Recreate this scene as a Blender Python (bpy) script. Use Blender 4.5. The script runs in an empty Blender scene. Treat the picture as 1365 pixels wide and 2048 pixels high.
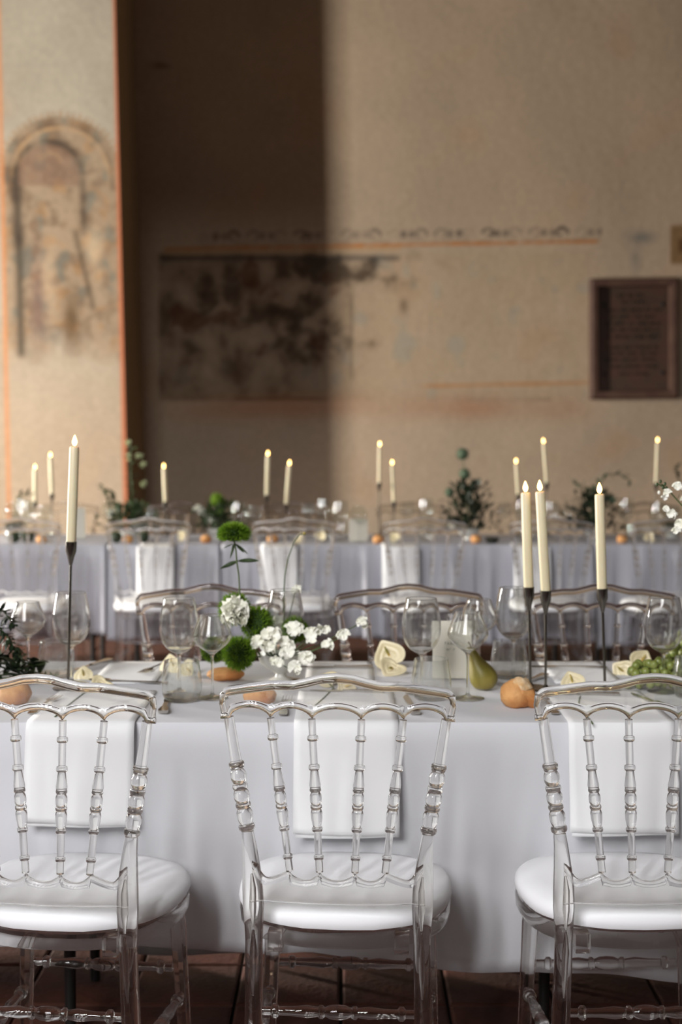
import bpy, bmesh, math, random
import numpy as np
from mathutils import Vector, Matrix, noise, Quaternion
random.seed(7)
R = random.random
def U(a, b): return a + (b - a) * random.random()
pi = math.pi
sc = bpy.context.scene
C = sc.collection

# ------------------------------------------------------------------ camera, light, exposure
FPX, CH, PITCH = 2844.0, 1.335, math.radians(3.22)
cam_d = bpy.data.cameras.new('camera'); cam = bpy.data.objects.new('camera', cam_d); C.objects.link(cam)
cam.location = (0, 0, CH); cam.rotation_euler = (pi/2 - PITCH, 0, 0)
cam_d.sensor_fit = 'HORIZONTAL'; cam_d.sensor_width = 24.0; cam_d.lens = 50.0
cam_d.clip_start = 0.05
cam_d.dof.use_dof = True; cam_d.dof.focus_distance = 2.50; cam_d.dof.aperture_fstop = 3.6
sc.camera = cam
w = bpy.data.worlds.new('world'); sc.world = w; w.use_nodes = True
w.node_tree.nodes['Background'].inputs[0].default_value = (0.75, 0.85, 1.0, 1)
w.node_tree.nodes['Background'].inputs[1].default_value = 0.15
sc.view_settings.view_transform = 'Standard'; sc.view_settings.look = 'None'
sc.view_settings.exposure = 0.0; sc.view_settings.gamma = 1.0; sc.view_settings.use_curve_mapping = False
cy = sc.cycles
cy.max_bounces = 24; cy.transmission_bounces = 24; cy.transparent_max_bounces = 32
cy.glossy_bounces = 8; cy.diffuse_bounces = 4
cy.sample_clamp_indirect = 9.0; cy.caustics_reflective = True; cy.caustics_refractive = True
cy.blur_glossy = 0.5
LX, RX, FY, BY, CZ = -7.0, 6.0, 12.0, -3.6, 8.0     # room: left, right, far wall, wall behind the camera, ceiling
def area(name, loc, target, sx, sy, power, col):
    d = bpy.data.lights.new(name, 'AREA'); d.shape = 'RECTANGLE'; d.size = sx; d.size_y = sy
    d.energy = power; d.color = col
    o = bpy.data.objects.new(name, d); C.objects.link(o); o.location = loc
    v = Vector(target) - Vector(loc)
    o.rotation_euler = v.to_track_quat('-Z', 'Y').to_euler()
    return o
# daylight standing in the tall window of the left wall, near the far end
WL_Y0, WL_Y1, WL_Z0, WL_Z1 = 7.3, 7.85, 0.6, 3.2
area('window_daylight', (LX - 0.02, (WL_Y0+WL_Y1)/2, (WL_Z0+WL_Z1)/2), (LX + 5, (WL_Y0+WL_Y1)/2, (WL_Z0+WL_Z1)/2 ), WL_Y1-WL_Y0, WL_Z1-WL_Z0, 1130, (1.0, 0.95, 0.87))
# four tall narrow windows of the wall behind the camera
STRIPS = [-4.0, -3.2, -2.4, -1.6]
SW, SZ0, SZ1 = 0.36, 3.1, 7.2
for sx_ in STRIPS:
    area('window_daylight', (sx_, BY - 0.02, (SZ0+SZ1)/2), (sx_, BY + 5, (SZ0+SZ1)/2), SW, SZ1-SZ0, 205, (0.98, 0.98, 1.0))
# two high windows in the left wall beside the near table
HW = [(-1.2, 0.4), (2.0, 3.6)]
for a, b in HW:
    area('window_daylight', (LX - 0.02, (a+b)/2, 4.9), (LX + 5, (a+b)/2, 4.9), b-a, 2.2, 45, (0.97, 0.98, 1.0))

# ------------------------------------------------------------------ helpers
def ray(px, py):
    r = (px - 682.5) / FPX; u = (1024 - py) / FPX
    c, s = math.cos(PITCH), math.sin(PITCH)
    return r, c + s*u, -s + c*u
def at_z(px, py, z):
    x, y, d = ray(px, py); t = (z - CH) / d
    return Vector((x*t, y*t, z))
def at_y(px, py, Y):
    x, y, d = ray(px, py); t = Y / y
    return Vector((x*t, Y, CH + d*t))
def proj(x, y, z):
    c, s = math.cos(PITCH), math.sin(PITCH)
    dz = z - CH; dep = y*c - dz*s; up = y*s + dz*c
    return 682.5 + FPX*x/dep, 1024 - FPX*up/dep
def lin(h):
    if isinstance(h, str):
        h = h.lstrip('#'); v = [int(h[i:i+2], 16)/255 for i in (0, 2, 4)]
    else: v = [c/255 for c in h]
    return tuple(c/12.92 if c <= .04045 else ((c+.055)/1.055)**2.4 for c in v) + (1,)
class MB:
    def __init__(s): s.v = []; s.f = []; s.fm = []; s.m = 0
    def add(s, vs, fs):
        b = len(s.v); s.v.extend([tuple(q) for q in vs])
        s.f.extend([tuple(i + b for i in f) for f in fs]); s.fm.extend([s.m]*len(fs))
    def box(s, x0, x1, y0, y1, z0, z1, M=None):
        vs = [Vector((x, y, z)) for x in (x0, x1) for y in (y0, y1) for z in (z0, z1)]
        if M: vs = [M @ q for q in vs]
        s.add(vs, [(0,1,3,2), (4,6,7,5), (0,4,5,1), (2,3,7,6), (0,2,6,4), (1,5,7,3)])
    def rings(s, rs, closed=True, cap0=True, cap1=True):
        n = len(rs[0]); vs = [q for r in rs for q in r]; fs = []
        for i in range(len(rs)-1):
            for j in range(n if closed else n-1):
                k = (j+1) % n
                fs.append((i*n+j, i*n+k, (i+1)*n+k, (i+1)*n+j))
        if cap0 and closed: fs.append(tuple(range(n-1, -1, -1)))
        if cap1 and closed: fs.append(tuple((len(rs)-1)*n + j for j in range(n)))
        s.add(vs, fs)
    def tube(s, pts, rad, seg=12, cap=True):
        pts = [Vector(p) for p in pts]; n = len(pts)
        if not hasattr(rad, '__len__'): rad = [rad]*n
        t = (pts[1]-pts[0]).normalized()
        ref = Vector((0, 1, 0)) if abs(t.y) < .8 else Vector((1, 0, 0))
        nx = (ref - t*ref.dot(t)).normalized(); rs = []
        for i in range(n):
            if i == 0: t = pts[1]-pts[0]
            elif i == n-1: t = pts[-1]-pts[-2]
            else: t = pts[i+1]-pts[i-1]
            if t.length < 1e-9: t = Vector((0, 0, 1))
            t.normalize(); nx = (nx - t*nx.dot(t)).normalized(); by = t.cross(nx)
            r = rad[i]; ra, rb = r if hasattr(r, '__len__') else (r, r)
            rs.append([pts[i] + nx*(math.cos(2*pi*k/seg)*ra) + by*(math.sin(2*pi*k/seg)*rb) for k in range(seg)])
        s.rings(rs, True, cap, cap)
    def lathe(s, prof, seg=24, M=None, closed=False):
        rs = []
        for r, z in prof:
            r = max(r, 1e-5)
            q = [Vector((r*math.cos(2*pi*k/seg), r*math.sin(2*pi*k/seg), z)) for k in range(seg)]
            if M: q = [M @ a for a in q]
            rs.append(q)
        if closed: rs.append(rs[0]); s.rings(rs, True, False, False)
        else: s.rings(rs, True, True, True)
    def ball(s, c, r, seg=12, ring=8, M=None, disp=None):
        c = Vector(c); rr = r if hasattr(r, '__len__') else (r, r, r); rs = []
        for i in range(ring+1):
            a = -pi/2 + pi*i/ring; a = max(-pi/2+.02, min(pi/2-.02, a)); q = []
            for k in range(seg):
                b = 2*pi*k/seg; d = Vector((math.cos(a)*math.cos(b), math.cos(a)*math.sin(b), math.sin(a)))
                f = disp(d) if disp else 1
                p = Vector((d.x*rr[0]*f, d.y*rr[1]*f, d.z*rr[2]*f))
                q.append(c + (M @ p if M else p))
            rs.append(q)
        s.rings(rs)
    def grid(s, fn, nu, nv):
        vs = [fn(i/nu, j/nv) for i in range(nu+1) for j in range(nv+1)]
        s.add(vs, [(i*(nv+1)+j, (i+1)*(nv+1)+j, (i+1)*(nv+1)+j+1, i*(nv+1)+j+1) for i in range(nu) for j in range(nv)])
    def build(s, name, mats, parent=None, loc=None, smooth=True, solid=0, subsurf=0):
        me = bpy.data.meshes.new(name); me.from_pydata(s.v, [], s.f)
        bm = bmesh.new(); bm.from_mesh(me); bmesh.ops.recalc_face_normals(bm, faces=bm.faces[:]); bm.to_mesh(me); bm.free(); me.update()
        if not isinstance(mats, (list, tuple)): mats = [mats]
        for m in mats: me.materials.append(m)
        if len(mats) > 1: me.polygons.foreach_set('material_index', s.fm)
        if smooth:
            me.polygons.foreach_set('use_smooth', [True]*len(me.polygons)); me.set_sharp_from_angle(angle=math.radians(38))
        o = bpy.data.objects.new(name, me); C.objects.link(o)
        if parent: o.parent = parent
        if loc is not None: o.location = loc
        if solid:
            md = o.modifiers.new('solid', 'SOLIDIFY'); md.thickness = solid; md.offset = -1
        if subsurf:
            md = o.modifiers.new('sub', 'SUBSURF'); md.levels = md.render_levels = subsurf
        return o
def tag(o, label=None, cat=None, group=None, kind=None):
    if label: o['label'] = label
    if cat: o['category'] = cat
    if group: o['group'] = group
    if kind: o['kind'] = kind
    return o
def thing(name, label, cat, loc=(0, 0, 0), rz=0, group=None):
    o = bpy.data.objects.new(name, None); C.objects.link(o); o.empty_display_size = .05
    o.location = loc; o.rotation_euler = (0, 0, rz)
    return tag(o, label, cat, group)
def dup(o, loc, rz=0, label=None, group=None, scale=None):
    def cp(a, par):
        c = a.copy(); C.objects.link(c); c.parent = par
        for ch in a.children: cp(ch, c)
        return c
    c = cp(o, None); c.location = loc; c.rotation_euler = (0, 0, rz)
    if label: c['label'] = label
    if group: c['group'] = group
    if scale: c.scale = (scale,)*3 if not hasattr(scale, '__len__') else scale
    return c

# ------------------------------------------------------------------ materials
def mat(name, col, rough=.5, metal=0, var=0, vscale=30, bump=0, bscale=200, spec=.5, col2=None, sss=0, emis=None, estr=0, coat=0):
    m = bpy.data.materials.new(name); m.use_nodes = True; nt = m.node_tree; N = nt.nodes; L = nt.links
    b = N['Principled BSDF']; c = lin(col) if not (isinstance(col, tuple) and len(col) == 4) else col
    b.inputs['Base Color'].default_value = c; b.inputs['Roughness'].default_value = rough
    b.inputs['Metallic'].default_value = metal; b.inputs['Specular IOR Level'].default_value = spec
    b.inputs['Coat Weight'].default_value = coat
    if sss:
        b.inputs['Subsurface Weight'].default_value = sss; b.inputs['Subsurface Scale'].default_value = .01
    if emis:
        b.inputs['Emission Color'].default_value = lin(emis); b.inputs['Emission Strength'].default_value = estr
    tc = N.new('ShaderNodeTexCoord')
    if var or col2:
        n = N.new('ShaderNodeTexNoise'); n.inputs['Scale'].default_value = vscale; n.inputs['Detail'].default_value = 5
        L.new(tc.outputs['Object'], n.inputs['Vector'])
        r = N.new('ShaderNodeValToRGB'); r.color_ramp.elements[0].position = .35; r.color_ramp.elements[1].position = .65
        d = lin(col2) if col2 else tuple(x*(1-var) for x in c[:3]) + (1,)
        r.color_ramp.elements[0].color = d; r.color_ramp.elements[1].color = c
        L.new(n.outputs['Fac'], r.inputs['Fac']); L.new(r.outputs['Color'], b.inputs['Base Color'])
    if bump:
        n2 = N.new('ShaderNodeTexNoise'); n2.inputs['Scale'].default_value = bscale; n2.inputs['Detail'].default_value = 4
        L.new(tc.outputs['Object'], n2.inputs['Vector'])
        bp = N.new('ShaderNodeBump'); bp.inputs['Strength'].default_value = bump; bp.inputs['Distance'].default_value = .01
        L.new(n2.outputs['Fac'], bp.inputs['Height']); L.new(bp.outputs['Normal'], b.inputs['Normal'])
    return m
def glassmat(name, col, ior, trans=0.0):
    m = bpy.data.materials.new(name); m.use_nodes = True; nt = m.node_tree; N = nt.nodes; L = nt.links
    N.remove(N['Principled BSDF']); out = N['Material Output']
    g = N.new('ShaderNodeBsdfGlass'); g.inputs['Color'].default_value = col; g.inputs['IOR'].default_value = ior
    g.inputs['Roughness'].default_value = 0.0
    if trans:
        t = N.new('ShaderNodeBsdfTransparent'); t.inputs['Color'].default_value = col
        x = N.new('ShaderNodeMixShader'); x.inputs[0].default_value = trans
        L.new(g.outputs[0], x.inputs[1]); L.new(t.outputs[0], x.inputs[2]); L.new(x.outputs[0], out.inputs['Surface'])
    else: L.new(g.outputs[0], out.inputs['Surface'])
    return m
def thinglass(name, k=1.0):
    m = bpy.data.materials.new(name); m.use_nodes = True; nt = m.node_tree; N = nt.nodes; L = nt.links
    N.remove(N['Principled BSDF']); out = N['Material Output']
    t = N.new('ShaderNodeBsdfTransparent'); t.inputs['Color'].default_value = (.96, .97, .96, 1)
    g = N.new('ShaderNodeBsdfGlossy'); g.inputs['Roughness'].default_value = .02
    f = N.new('ShaderNodeLayerWeight'); pw = N.new('ShaderNodeMath'); pw.operation = 'POWER'; pw.inputs[1].default_value = 5
    L.new(f.outputs['Facing'], pw.inputs[0]); f = pw
    mm = N.new('ShaderNodeMath'); mm.operation = 'MULTIPLY_ADD'; mm.inputs[1].default_value = .9*k; mm.inputs[2].default_value = .04*k; mm.use_clamp = True
    x = N.new('ShaderNodeMixShader')
    L.new(f.outputs[0], mm.inputs[0]); L.new(mm.outputs[0], x.inputs[0])
    L.new(t.outputs[0], x.inputs[1]); L.new(g.outputs[0], x.inputs[2]); L.new(x.outputs[0], out.inputs['Surface'])
    return m
def vcolmat(name, rough=.92, bump=.16, bscale=10):
    m = bpy.data.materials.new(name); m.use_nodes = True; nt = m.node_tree; N = nt.nodes; L = nt.links
    b = N['Principled BSDF']; b.inputs['Roughness'].default_value = rough; b.inputs['Specular IOR Level'].default_value = .2
    a = N.new('ShaderNodeAttribute'); a.attribute_name = 'pigment'
    tc = N.new('ShaderNodeTexCoord')
    n = N.new('ShaderNodeTexNoise'); n.inputs['Scale'].default_value = 22; n.inputs['Detail'].default_value = 7; n.inputs['Roughness'].default_value = .65
    L.new(tc.outputs['Object'], n.inputs['Vector'])
    mr = N.new('ShaderNodeMapRange'); mr.inputs['From Min'].default_value = .3; mr.inputs['From Max'].default_value = .7
    mr.inputs['To Min'].default_value = .92; mr.inputs['To Max'].default_value = 1.1
    L.new(n.outputs['Fac'], mr.inputs['Value'])
    mx = N.new('ShaderNodeVectorMath'); mx.operation = 'SCALE'
    L.new(a.outputs['Color'], mx.inputs[0]); L.new(mr.outputs[0], mx.inputs['Scale'])
    L.new(mx.outputs[0], b.inputs['Base Color'])
    n2 = N.new('ShaderNodeTexNoise'); n2.inputs['Scale'].default_value = bscale; n2.inputs['Detail'].default_value = 8
    L.new(tc.outputs['Object'], n2.inputs['Vector'])
    bp = N.new('ShaderNodeBump'); bp.inputs['Strength'].default_value = bump; bp.inputs['Distance'].default_value = .03
    L.new(n2.outputs['Fac'], bp.inputs['Height']); L.new(bp.outputs['Normal'], b.inputs['Normal'])
    return m
M_acr = glassmat('clear_acrylic', (.997, .994, .985, 1), 1.45, .12)
M_gls = glassmat('drinking_glass', (.985, .99, .985, 1), 1.45, .10)
M_thin = thinglass('thin_glass', 1.1)
M_thinac = thinglass('thin_acrylic', 1.5)
M_cloth = mat('tablecloth_white', (212, 212, 215), .9, bump=.12, bscale=900, spec=.2)
M_cloth2 = mat('tablecloth_satin', (184, 184, 192), .5, spec=.5, bump=.05, bscale=600)
M_nap = mat('napkin_cream', (240, 240, 240), .9, spec=.2, bump=.1, bscale=1200)
M_paper = mat('card_paper', (224, 220, 205), .8, spec=.3)
M_ink = mat('ink', (70, 66, 60), .8)
M_seat = mat('seat_fabric', (250, 250, 252), .85, spec=.25, bump=.08, bscale=900)
M_wax = mat('candle_wax', (226, 214, 178), .45, sss=.25, var=.03, vscale=15)
M_flame = mat('flame', (255, 200, 120), .5, emis=(255, 204, 122), estr=13)
M_steel = mat('brushed_steel', (118, 113, 105), .25, metal=1)
M_silver = mat('silver', (190, 186, 180), .2, metal=1)
M_dark = mat('dark_metal', (24, 22, 21), .5)
M_wood = mat('table_board', (90, 66, 44), .6, var=.3)
M_green = mat('dianthus_green', (86, 122, 22), .7, col2=(122, 152, 40), vscale=60, spec=.25)
M_gcore = mat('dianthus_core', (44, 66, 14), .9)
M_leaf = mat('leaf_green', (58, 76, 34), .6, col2=(38, 54, 24), vscale=40)
M_dleaf = mat('leaf_dark', (34, 48, 26), .5, col2=(22, 34, 18), vscale=40)
M_sage = mat('leaf_sage', (96, 112, 86), .7, col2=(70, 88, 64), vscale=40)
M_stem = mat('stem_green', (72, 88, 48), .6)
M_white = mat('petal_white', (250, 248, 240), .7, spec=.3, col2=(234, 234, 216), vscale=45)
M_bud = mat('petal_greenish', (176, 182, 140), .7)
M_cream = mat('spathe_cream', (236, 224, 188), .35, spec=.5, col2=(226, 212, 172), vscale=25)
M_spadix = mat('spadix', (214, 178, 90), .6, col2=(120, 120, 50), vscale=60)
M_bread = mat('bread_crust', (186, 118, 62), .7, col2=(218, 164, 104), vscale=22, bump=.4, bscale=60)
M_flour = mat('bread_flour', (226, 204, 170), .9, col2=(206, 160, 104), vscale=50, bump=.5, bscale=70)
M_pear = mat('pear_skin', (146, 130, 60), .45, col2=(120, 112, 44), vscale=14, bump=.05, bscale=300)
M_grape = mat('grape_skin', (138, 146, 78), .3, col2=(112, 124, 56), vscale=30, sss=.2)
M_olive = mat('dark_fruit', (40, 40, 30), .4)
M_ceram = mat('white_ceramic', (206, 204, 196), .35)
M_tile = mat('terracotta_tile', (96, 52, 37), .75, col2=(68, 40, 30), vscale=6, bump=.3, bscale=60)
M_plast = mat('plaster', (86, 76, 66), .95, var=.15, vscale=1.5, bump=.3, bscale=12)
M_frame = mat('plaque_frame', (92, 66, 52), .7, col2=(78, 52, 42), vscale=9)
M_slab = mat('plaque_slab', (66, 50, 38), .6, col2=(80, 52, 40), vscale=8)
M_engr = mat('plaque_engraving', (36, 27, 20), .9)

# ------------------------------------------------------------------ structure
def struct(name, mb, m, **k): return tag(mb.build(name, m, smooth=False, **k), kind='structure')
g = MB(); g.box(LX-.3, RX+.3, BY-.3, FY+.3, -.25, -.012)
M_grout = mat('floor_mortar', (84, 56, 44), .9, var=.3, vscale=5, bump=.3)
# tile pattern continues on the base floor where single tiles are too far or never seen
nt = M_grout.node_tree; br = nt.nodes.new('ShaderNodeTexBrick'); br.offset = 0
br.inputs['Scale'].default_value = 1; br.inputs['Brick Width'].default_value = .25; br.inputs['Row Height'].default_value = .25
br.inputs['Mortar Size'].default_value = .006; br.inputs['Color1'].default_value = lin((84, 47, 35)); br.inputs['Color2'].default_value = lin((66, 38, 30)); br.inputs['Mortar'].default_value = lin((36, 27, 23))
tcx = nt.nodes.new('ShaderNodeTexCoord'); nt.links.new(tcx.outputs['Object'], br.inputs['Vector']); nt.links.new(br.outputs['Color'], nt.nodes['Principled BSDF'].inputs['Base Color'])
floor = struct('floor', g, M_grout)
t = MB(); h = .121; b = .006
t.rings([[(-h, -h, -.012), (h, -h, -.012), (h, h, -.012), (-h, h, -.012)], [(-h, -h, -.003), (h, -h, -.003), (h, h, -.003), (-h, h, -.003)],
         [(-h+b, -h+b, 0), (h-b, -h+b, 0), (h-b, h-b, 0), (-h+b, h-b, 0)]], True, False, True)
tile0 = None
cells = [(i*.25+.125, j*.25+.125) for j in range(32, 41) for i in range(-11, 12)] + [(i*.25+.125, j*.25+.125) for j in range(11, 15) for i in range(-4, 4)]
for x, y in cells:
    if tile0 is None: o = tile0 = t.build('tile', M_tile, floor, smooth=False)
    else: o = tile0.copy(); C.objects.link(o)
    o.location = (x, y, U(-.001, .001)); o.rotation_euler = (U(-.004, .004), U(-.004, .004), 0)
g = MB(); g.box(LX-.3, RX+.3, BY-.3, FY+.3, CZ, CZ+.2); struct('ceiling', g, M_plast)
g = MB(); g.box(RX, RX+.3, BY, FY, 0, CZ); struct('wall_right', g, M_plast)
g = MB()      # left wall with its three openings
ys = [BY, HW[0][0], HW[0][1], HW[1][0], HW[1][1], WL_Y0, WL_Y1, FY]
zs = {1: (3.8, 6.0), 3: (3.8, 6.0), 5: (WL_Z0, WL_Z1)}
for i in range(7):
    if i in zs:
        g.box(LX-.3, LX, ys[i], ys[i+1], 0, zs[i][0]); g.box(LX-.3, LX, ys[i], ys[i+1], zs[i][1], CZ)
    else: g.box(LX-.3, LX, ys[i], ys[i+1], 0, CZ)
struct('wall_left', g, M_plast)
g = MB(); xs = [LX-.3]
for s_ in STRIPS: xs += [s_-SW/2, s_+SW/2]
xs.append(RX+.3)
for i in range(len(xs)-1):
    if i % 2: g.box(xs[i], xs[i+1], BY-.3, BY, 0, SZ0); g.box(xs[i], xs[i+1], BY-.3, BY, SZ1, CZ)
    else: g.box(xs[i], xs[i+1], BY-.3, BY, 0, CZ)
struct('wall_rear', g, M_plast)

g = MB(); g.box(LX, RX, 4.0, 4.5, 3.2, CZ); struct('light_block', g, M_plast)      # added unseen wall over the tables, keeps rear daylight off the far wall
# painted plaster: dense grids whose vertex pigment carries the old murals
def fbm(x, y, z=0, o=4, s=1.0):
    v = 0; a = .5; f = s
    for i in range(o):
        v += a*noise.noise(Vector((x*f, y*f, z+i*7.3))); a *= .5; f *= 2.03
    return v
def sm(a, b, x):
    t = (x-a)/(b-a); t = 0 if t < 0 else 1 if t > 1 else t
    return t*t*(3-2*t)
def band(x, a, b, e): return sm(a-e, a+e, x)*(1-sm(b-e, b+e, x))
def mix(c, d, t): t = max(0, min(1, t)); return (c[0]+(d[0]-c[0])*t, c[1]+(d[1]-c[1])*t, c[2]+(d[2]-c[2])*t)
L3 = lambda c: lin(c)[:3]
def wall_pigment(px, py):
    n1 = fbm(px*.004, py*.004, 1, 5); n2 = fbm(px*.02, py*.02, 2, 4); n3 = fbm(px*.06, py*.06, 3, 3)
    c = mix(L3((186, 164, 140)), L3((166, 148, 128)), .5+n1*1.3)
    c = mix(c, L3((180, 142, 108)), sm(.12, .5, fbm(px*.006, py*.006, 9))*.4)
    # mural field
    f = band(py, 505, 800, 5)*band(px, 318, 1180, 6)
    c = mix(c, L3((170, 148, 118)), f*.55*(.6+n2))
    c = mix(c, L3((150, 150, 140)), f*sm(.1, .35, fbm(px*.018, py*.018, 31))*.5)
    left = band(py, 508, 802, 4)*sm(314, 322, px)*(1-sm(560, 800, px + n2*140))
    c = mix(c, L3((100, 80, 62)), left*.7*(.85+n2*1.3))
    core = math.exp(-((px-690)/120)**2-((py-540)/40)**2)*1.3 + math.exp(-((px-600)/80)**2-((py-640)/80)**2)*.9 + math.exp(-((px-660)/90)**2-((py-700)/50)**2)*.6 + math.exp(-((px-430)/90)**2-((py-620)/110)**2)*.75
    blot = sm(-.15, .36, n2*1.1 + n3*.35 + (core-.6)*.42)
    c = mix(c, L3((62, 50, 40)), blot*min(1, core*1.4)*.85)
    c = mix(c, L3((92, 56, 36)), sm(.12, .3, fbm(px*.015, py*.015, 77))*left*.7)
    c = mix(c, L3((70, 66, 62)), band(py, 510, 522, 3)*band(px, 320, 800, 6)*.6)
    c = mix(c, L3((70, 60, 50)), band(px, 700, 706, 2)*band(py, 590, 760, 8)*.4)
    c = mix(c, L3((70, 54, 42)), band(py, 794, 801, 2)*band(px, 470, 650, 12)*.6)
    # ochre lines
    yl = 498 - (px-330)*.0175
    c = mix(c, L3((176, 112, 52)), band(py, yl-3, yl+3, 1.8)*band(px, 330, 1197, 8)*(.85+n3))
    c = mix(c, L3((176, 140, 96)), band(py, yl+4, yl+12, 3)*band(px, 330, 800, 8)*.5)
    yl = 772 - (px-850)*.02
    c = mix(c, L3((176, 118, 62)), band(py, yl-3, yl+3, 1.8)*band(px, 850, 1178, 25)*.7)
    c = mix(c, L3((92, 86, 74)), band(py, 797, 801, 2)*band(px, 925, 1110, 30)*.4*(1+n2*3))
    c = mix(c, L3((160, 104, 66)), math.exp(-((py-815)/26)**2)*band(px, 330, 1180, 40)*.5*(.6+n1*2))
    # scroll frieze
    if 436 < py < 492 and 425 < px < 1205:
        k = (px-440) / 47.0; i = math.floor(k); u = (k-i-.5)*47; v = py-(472-(px-700)*.012)
        sg = 1 if i % 2 else -1; uu = u*sg
        r = math.hypot(uu, v); a = math.atan2(v, uu)
        rr_ = 16 - 3.2*((a+pi) % (2*pi))      # one turn of a closing scroll
        ink = (1-sm(1.8, 4.0, abs(r-max(rr_, 1.5))))*(.6+.4*math.sin(i*2.3+1))
        ink = max(ink, (1-sm(2, 4.5, abs(math.hypot(uu-15, (v+2)*.8)-3)))*.7)
        ink = max(ink, (1-sm(1, 3, abs(v-11+u*.1)))*.3*(1 if n3 > -.1 else 0))
        c = mix(c, L3((84, 74, 66)), ink*1.0*(.85+n2))
    # blue-grey stain, small brown painted patch, crack
    c = mix(c, L3((112, 112, 108)), math.exp(-((px-1285)/26)**2-((py-475)/12)**2)*.8 + math.exp(-((px-1272)/12)**2-((py-520)/26)**2)*.5)
    c = mix(c, L3((124, 92, 54)), band(px, 1342, 1400, 2)*band(py, 450, 528, 3)*.85)
    c = mix(c, L3((96, 70, 46)), band(px, 1358, 1372, 3)*band(py, 478, 505, 3))
    c = mix(c, L3((60, 44, 34)), math.exp(-((px-322)/16)**2-((py-131-(px-322)*.1)/4)**2)*.8)
    c = mix(c, L3((120, 100, 78)), math.exp(-((px-808)/9)**2-((py-612)/16)**2)*.9 + math.exp(-((px-744)/9)**2-((py-687)/9)**2)*.9)
    return c
def pillar_pigment(px, py):
    px += (py-500)*-.021        # the pier leans a little: follow it
    n1 = fbm(px*.005+9, py*.005, 1, 5); n2 = fbm(px*.022, py*.022, 5, 4); n3 = fbm(px*.06, py*.06, 6, 3)
    c = mix(L3((172, 163, 147)), L3((152, 143, 128)), .5+n1*1.6)
    c = mix(c, L3((172, 150, 126)), sm(500, 900, py)*.75)
    c = mix(c, L3((184, 156, 126)), sm(.05, .3, n1)*.3)
    # arch field
    cx, cyy, ro = 124, 352, 118
    inn = (math.hypot(px-cx, py-cyy) < ro) if py < cyy else (6 < px < 242)
    if inn and py < 730:
        fade = (1-sm(640, 735, py + n2*90 - (px-60)*.1))
        c = mix(c, L3((148, 124, 98)), .75*fade)
        c = mix(c, L3((112, 92, 74)), sm(-.12, .28, n2+n3*.5)*.75*fade*(1-.35*sm(170, 230, px)))
        c = mix(c, L3((158, 116, 70)), sm(.1, .3, fbm(px*.03, py*.03, 41))*.4*fade)
        c = mix(c, L3((104, 108, 100)), sm(.08, .28, fbm(px*.03, py*.02, 51))*.6*fade)
        c = mix(c, L3((106, 80, 76)), math.exp(-((px-75)/16)**2-((py-600)/90)**2)*.6)
        c = mix(c, L3((96, 74, 50)), math.exp(-((px-140)/18)**2-((py-640)/60)**2)*.9)
        c = mix(c, L3((78, 66, 52)), math.exp(-((px-168+ (py-540)*-.22)/6)**2)*band(py, 460, 620, 8)*.7)
        c = mix(c, L3((196, 170, 138)), math.exp(-((px-188)/16)**2-((py-500)/40)**2)*.7+math.exp(-((px-95)/14)**2-((py-560)/60)**2)*.4)
        c = mix(c, L3((70, 62, 52)), math.exp(-((px-38)/9)**2)*band(py, 330, 715, 10)*.85)
        c = mix(c, L3((62, 52, 44)), math.exp(-((px-38)/14)**2-((py-478)/22)**2)*.8)
    def ring(c, x0, y0, r0, wd, col, a, legs=0, skew=0):
        d = abs(math.hypot(px-x0, py-y0)-r0) if py < y0 else (abs(abs(px-x0)-r0) if py < y0+legs else 99)
        return mix(c, col, math.exp(-(d/wd)**2)*a*(.8+n2*1.2))
    c = ring(c, cx, cyy, 117, 3.0, L3((120, 98, 74)), .6)
    c = ring(c, cx, cyy, 104, 4.5, L3((104, 84, 66)), .8, 30)
    c = ring(c, cx, cyy, 96, 3.5, L3((196, 158, 112)), .5)
    if py < cyy and abs(math.hypot(px-cx, py-cyy)-124) < 6:
        c = mix(c, L3((150, 118, 84)), .6*(math.sin(math.atan2(py-cyy, px-cx)*60) > 0))
    c = ring(c, 100, 352, 68, 8, L3((74, 62, 52)), .85, 120)
    if math.hypot(px-100, py-352) < 62 and py < 370: c = mix(c, L3((122, 94, 78)), .55)
    c = ring(c, 104, 325, 20, 3, L3((164, 134, 98)), .5)
    # red-orange borders
    c = mix(c, L3((182, 104, 68)), band(px, 236, 400, 2.2)*.85)
    c = mix(c, L3((196, 128, 78)), band(px, 3, 11, 2.5)*.75)
    return c
def painted(name, x0, x1, z0, z1, step, toxyz, pig, extra=None):
    nx = int((x1-x0)/step); nz = int((z1-z0)/step); vs = []; cols = []
    for i in range(nx+1):
        for j in range(nz+1):
            p = toxyz(x0+(x1-x0)*i/nx, z0+(z1-z0)*j/nz); vs.append(p)
            cols.append(pig(*proj(*p)))
    fs = [(i*(nz+1)+j, (i+1)*(nz+1)+j, (i+1)*(nz+1)+j+1, i*(nz+1)+j+1) for i in range(nx) for j in range(nz)]
    m = MB(); m.add(vs, fs)
    if extra:
        base = extra(m); cols += [base]*(len(m.v)-len(cols))
    o = m.build(name, M_paint, smooth=False)
    a = o.data.color_attributes.new('pigment', 'FLOAT_COLOR', 'POINT')
    arr = np.ones((len(m.v), 4), dtype=np.float32); arr[:, :3] = np.clip(np.array(cols), .01, 1)
    a.data.foreach_set('color', arr.ravel())
    return tag(o, kind='structure')
M_paint = vcolmat('old_painted_plaster')
def ex(m):
    X0, X1 = -2.6, 3.2
    m.box(LX, X0, FY, FY+.3, 0, CZ); m.box(X1, RX, FY, FY+.3, 0, CZ); m.box(X0, X1, FY, FY+.3, 5.4, CZ); m.box(X0, X1, FY+.02, FY+.3, 0, 5.4)
    return L3((182, 158, 132))
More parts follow.
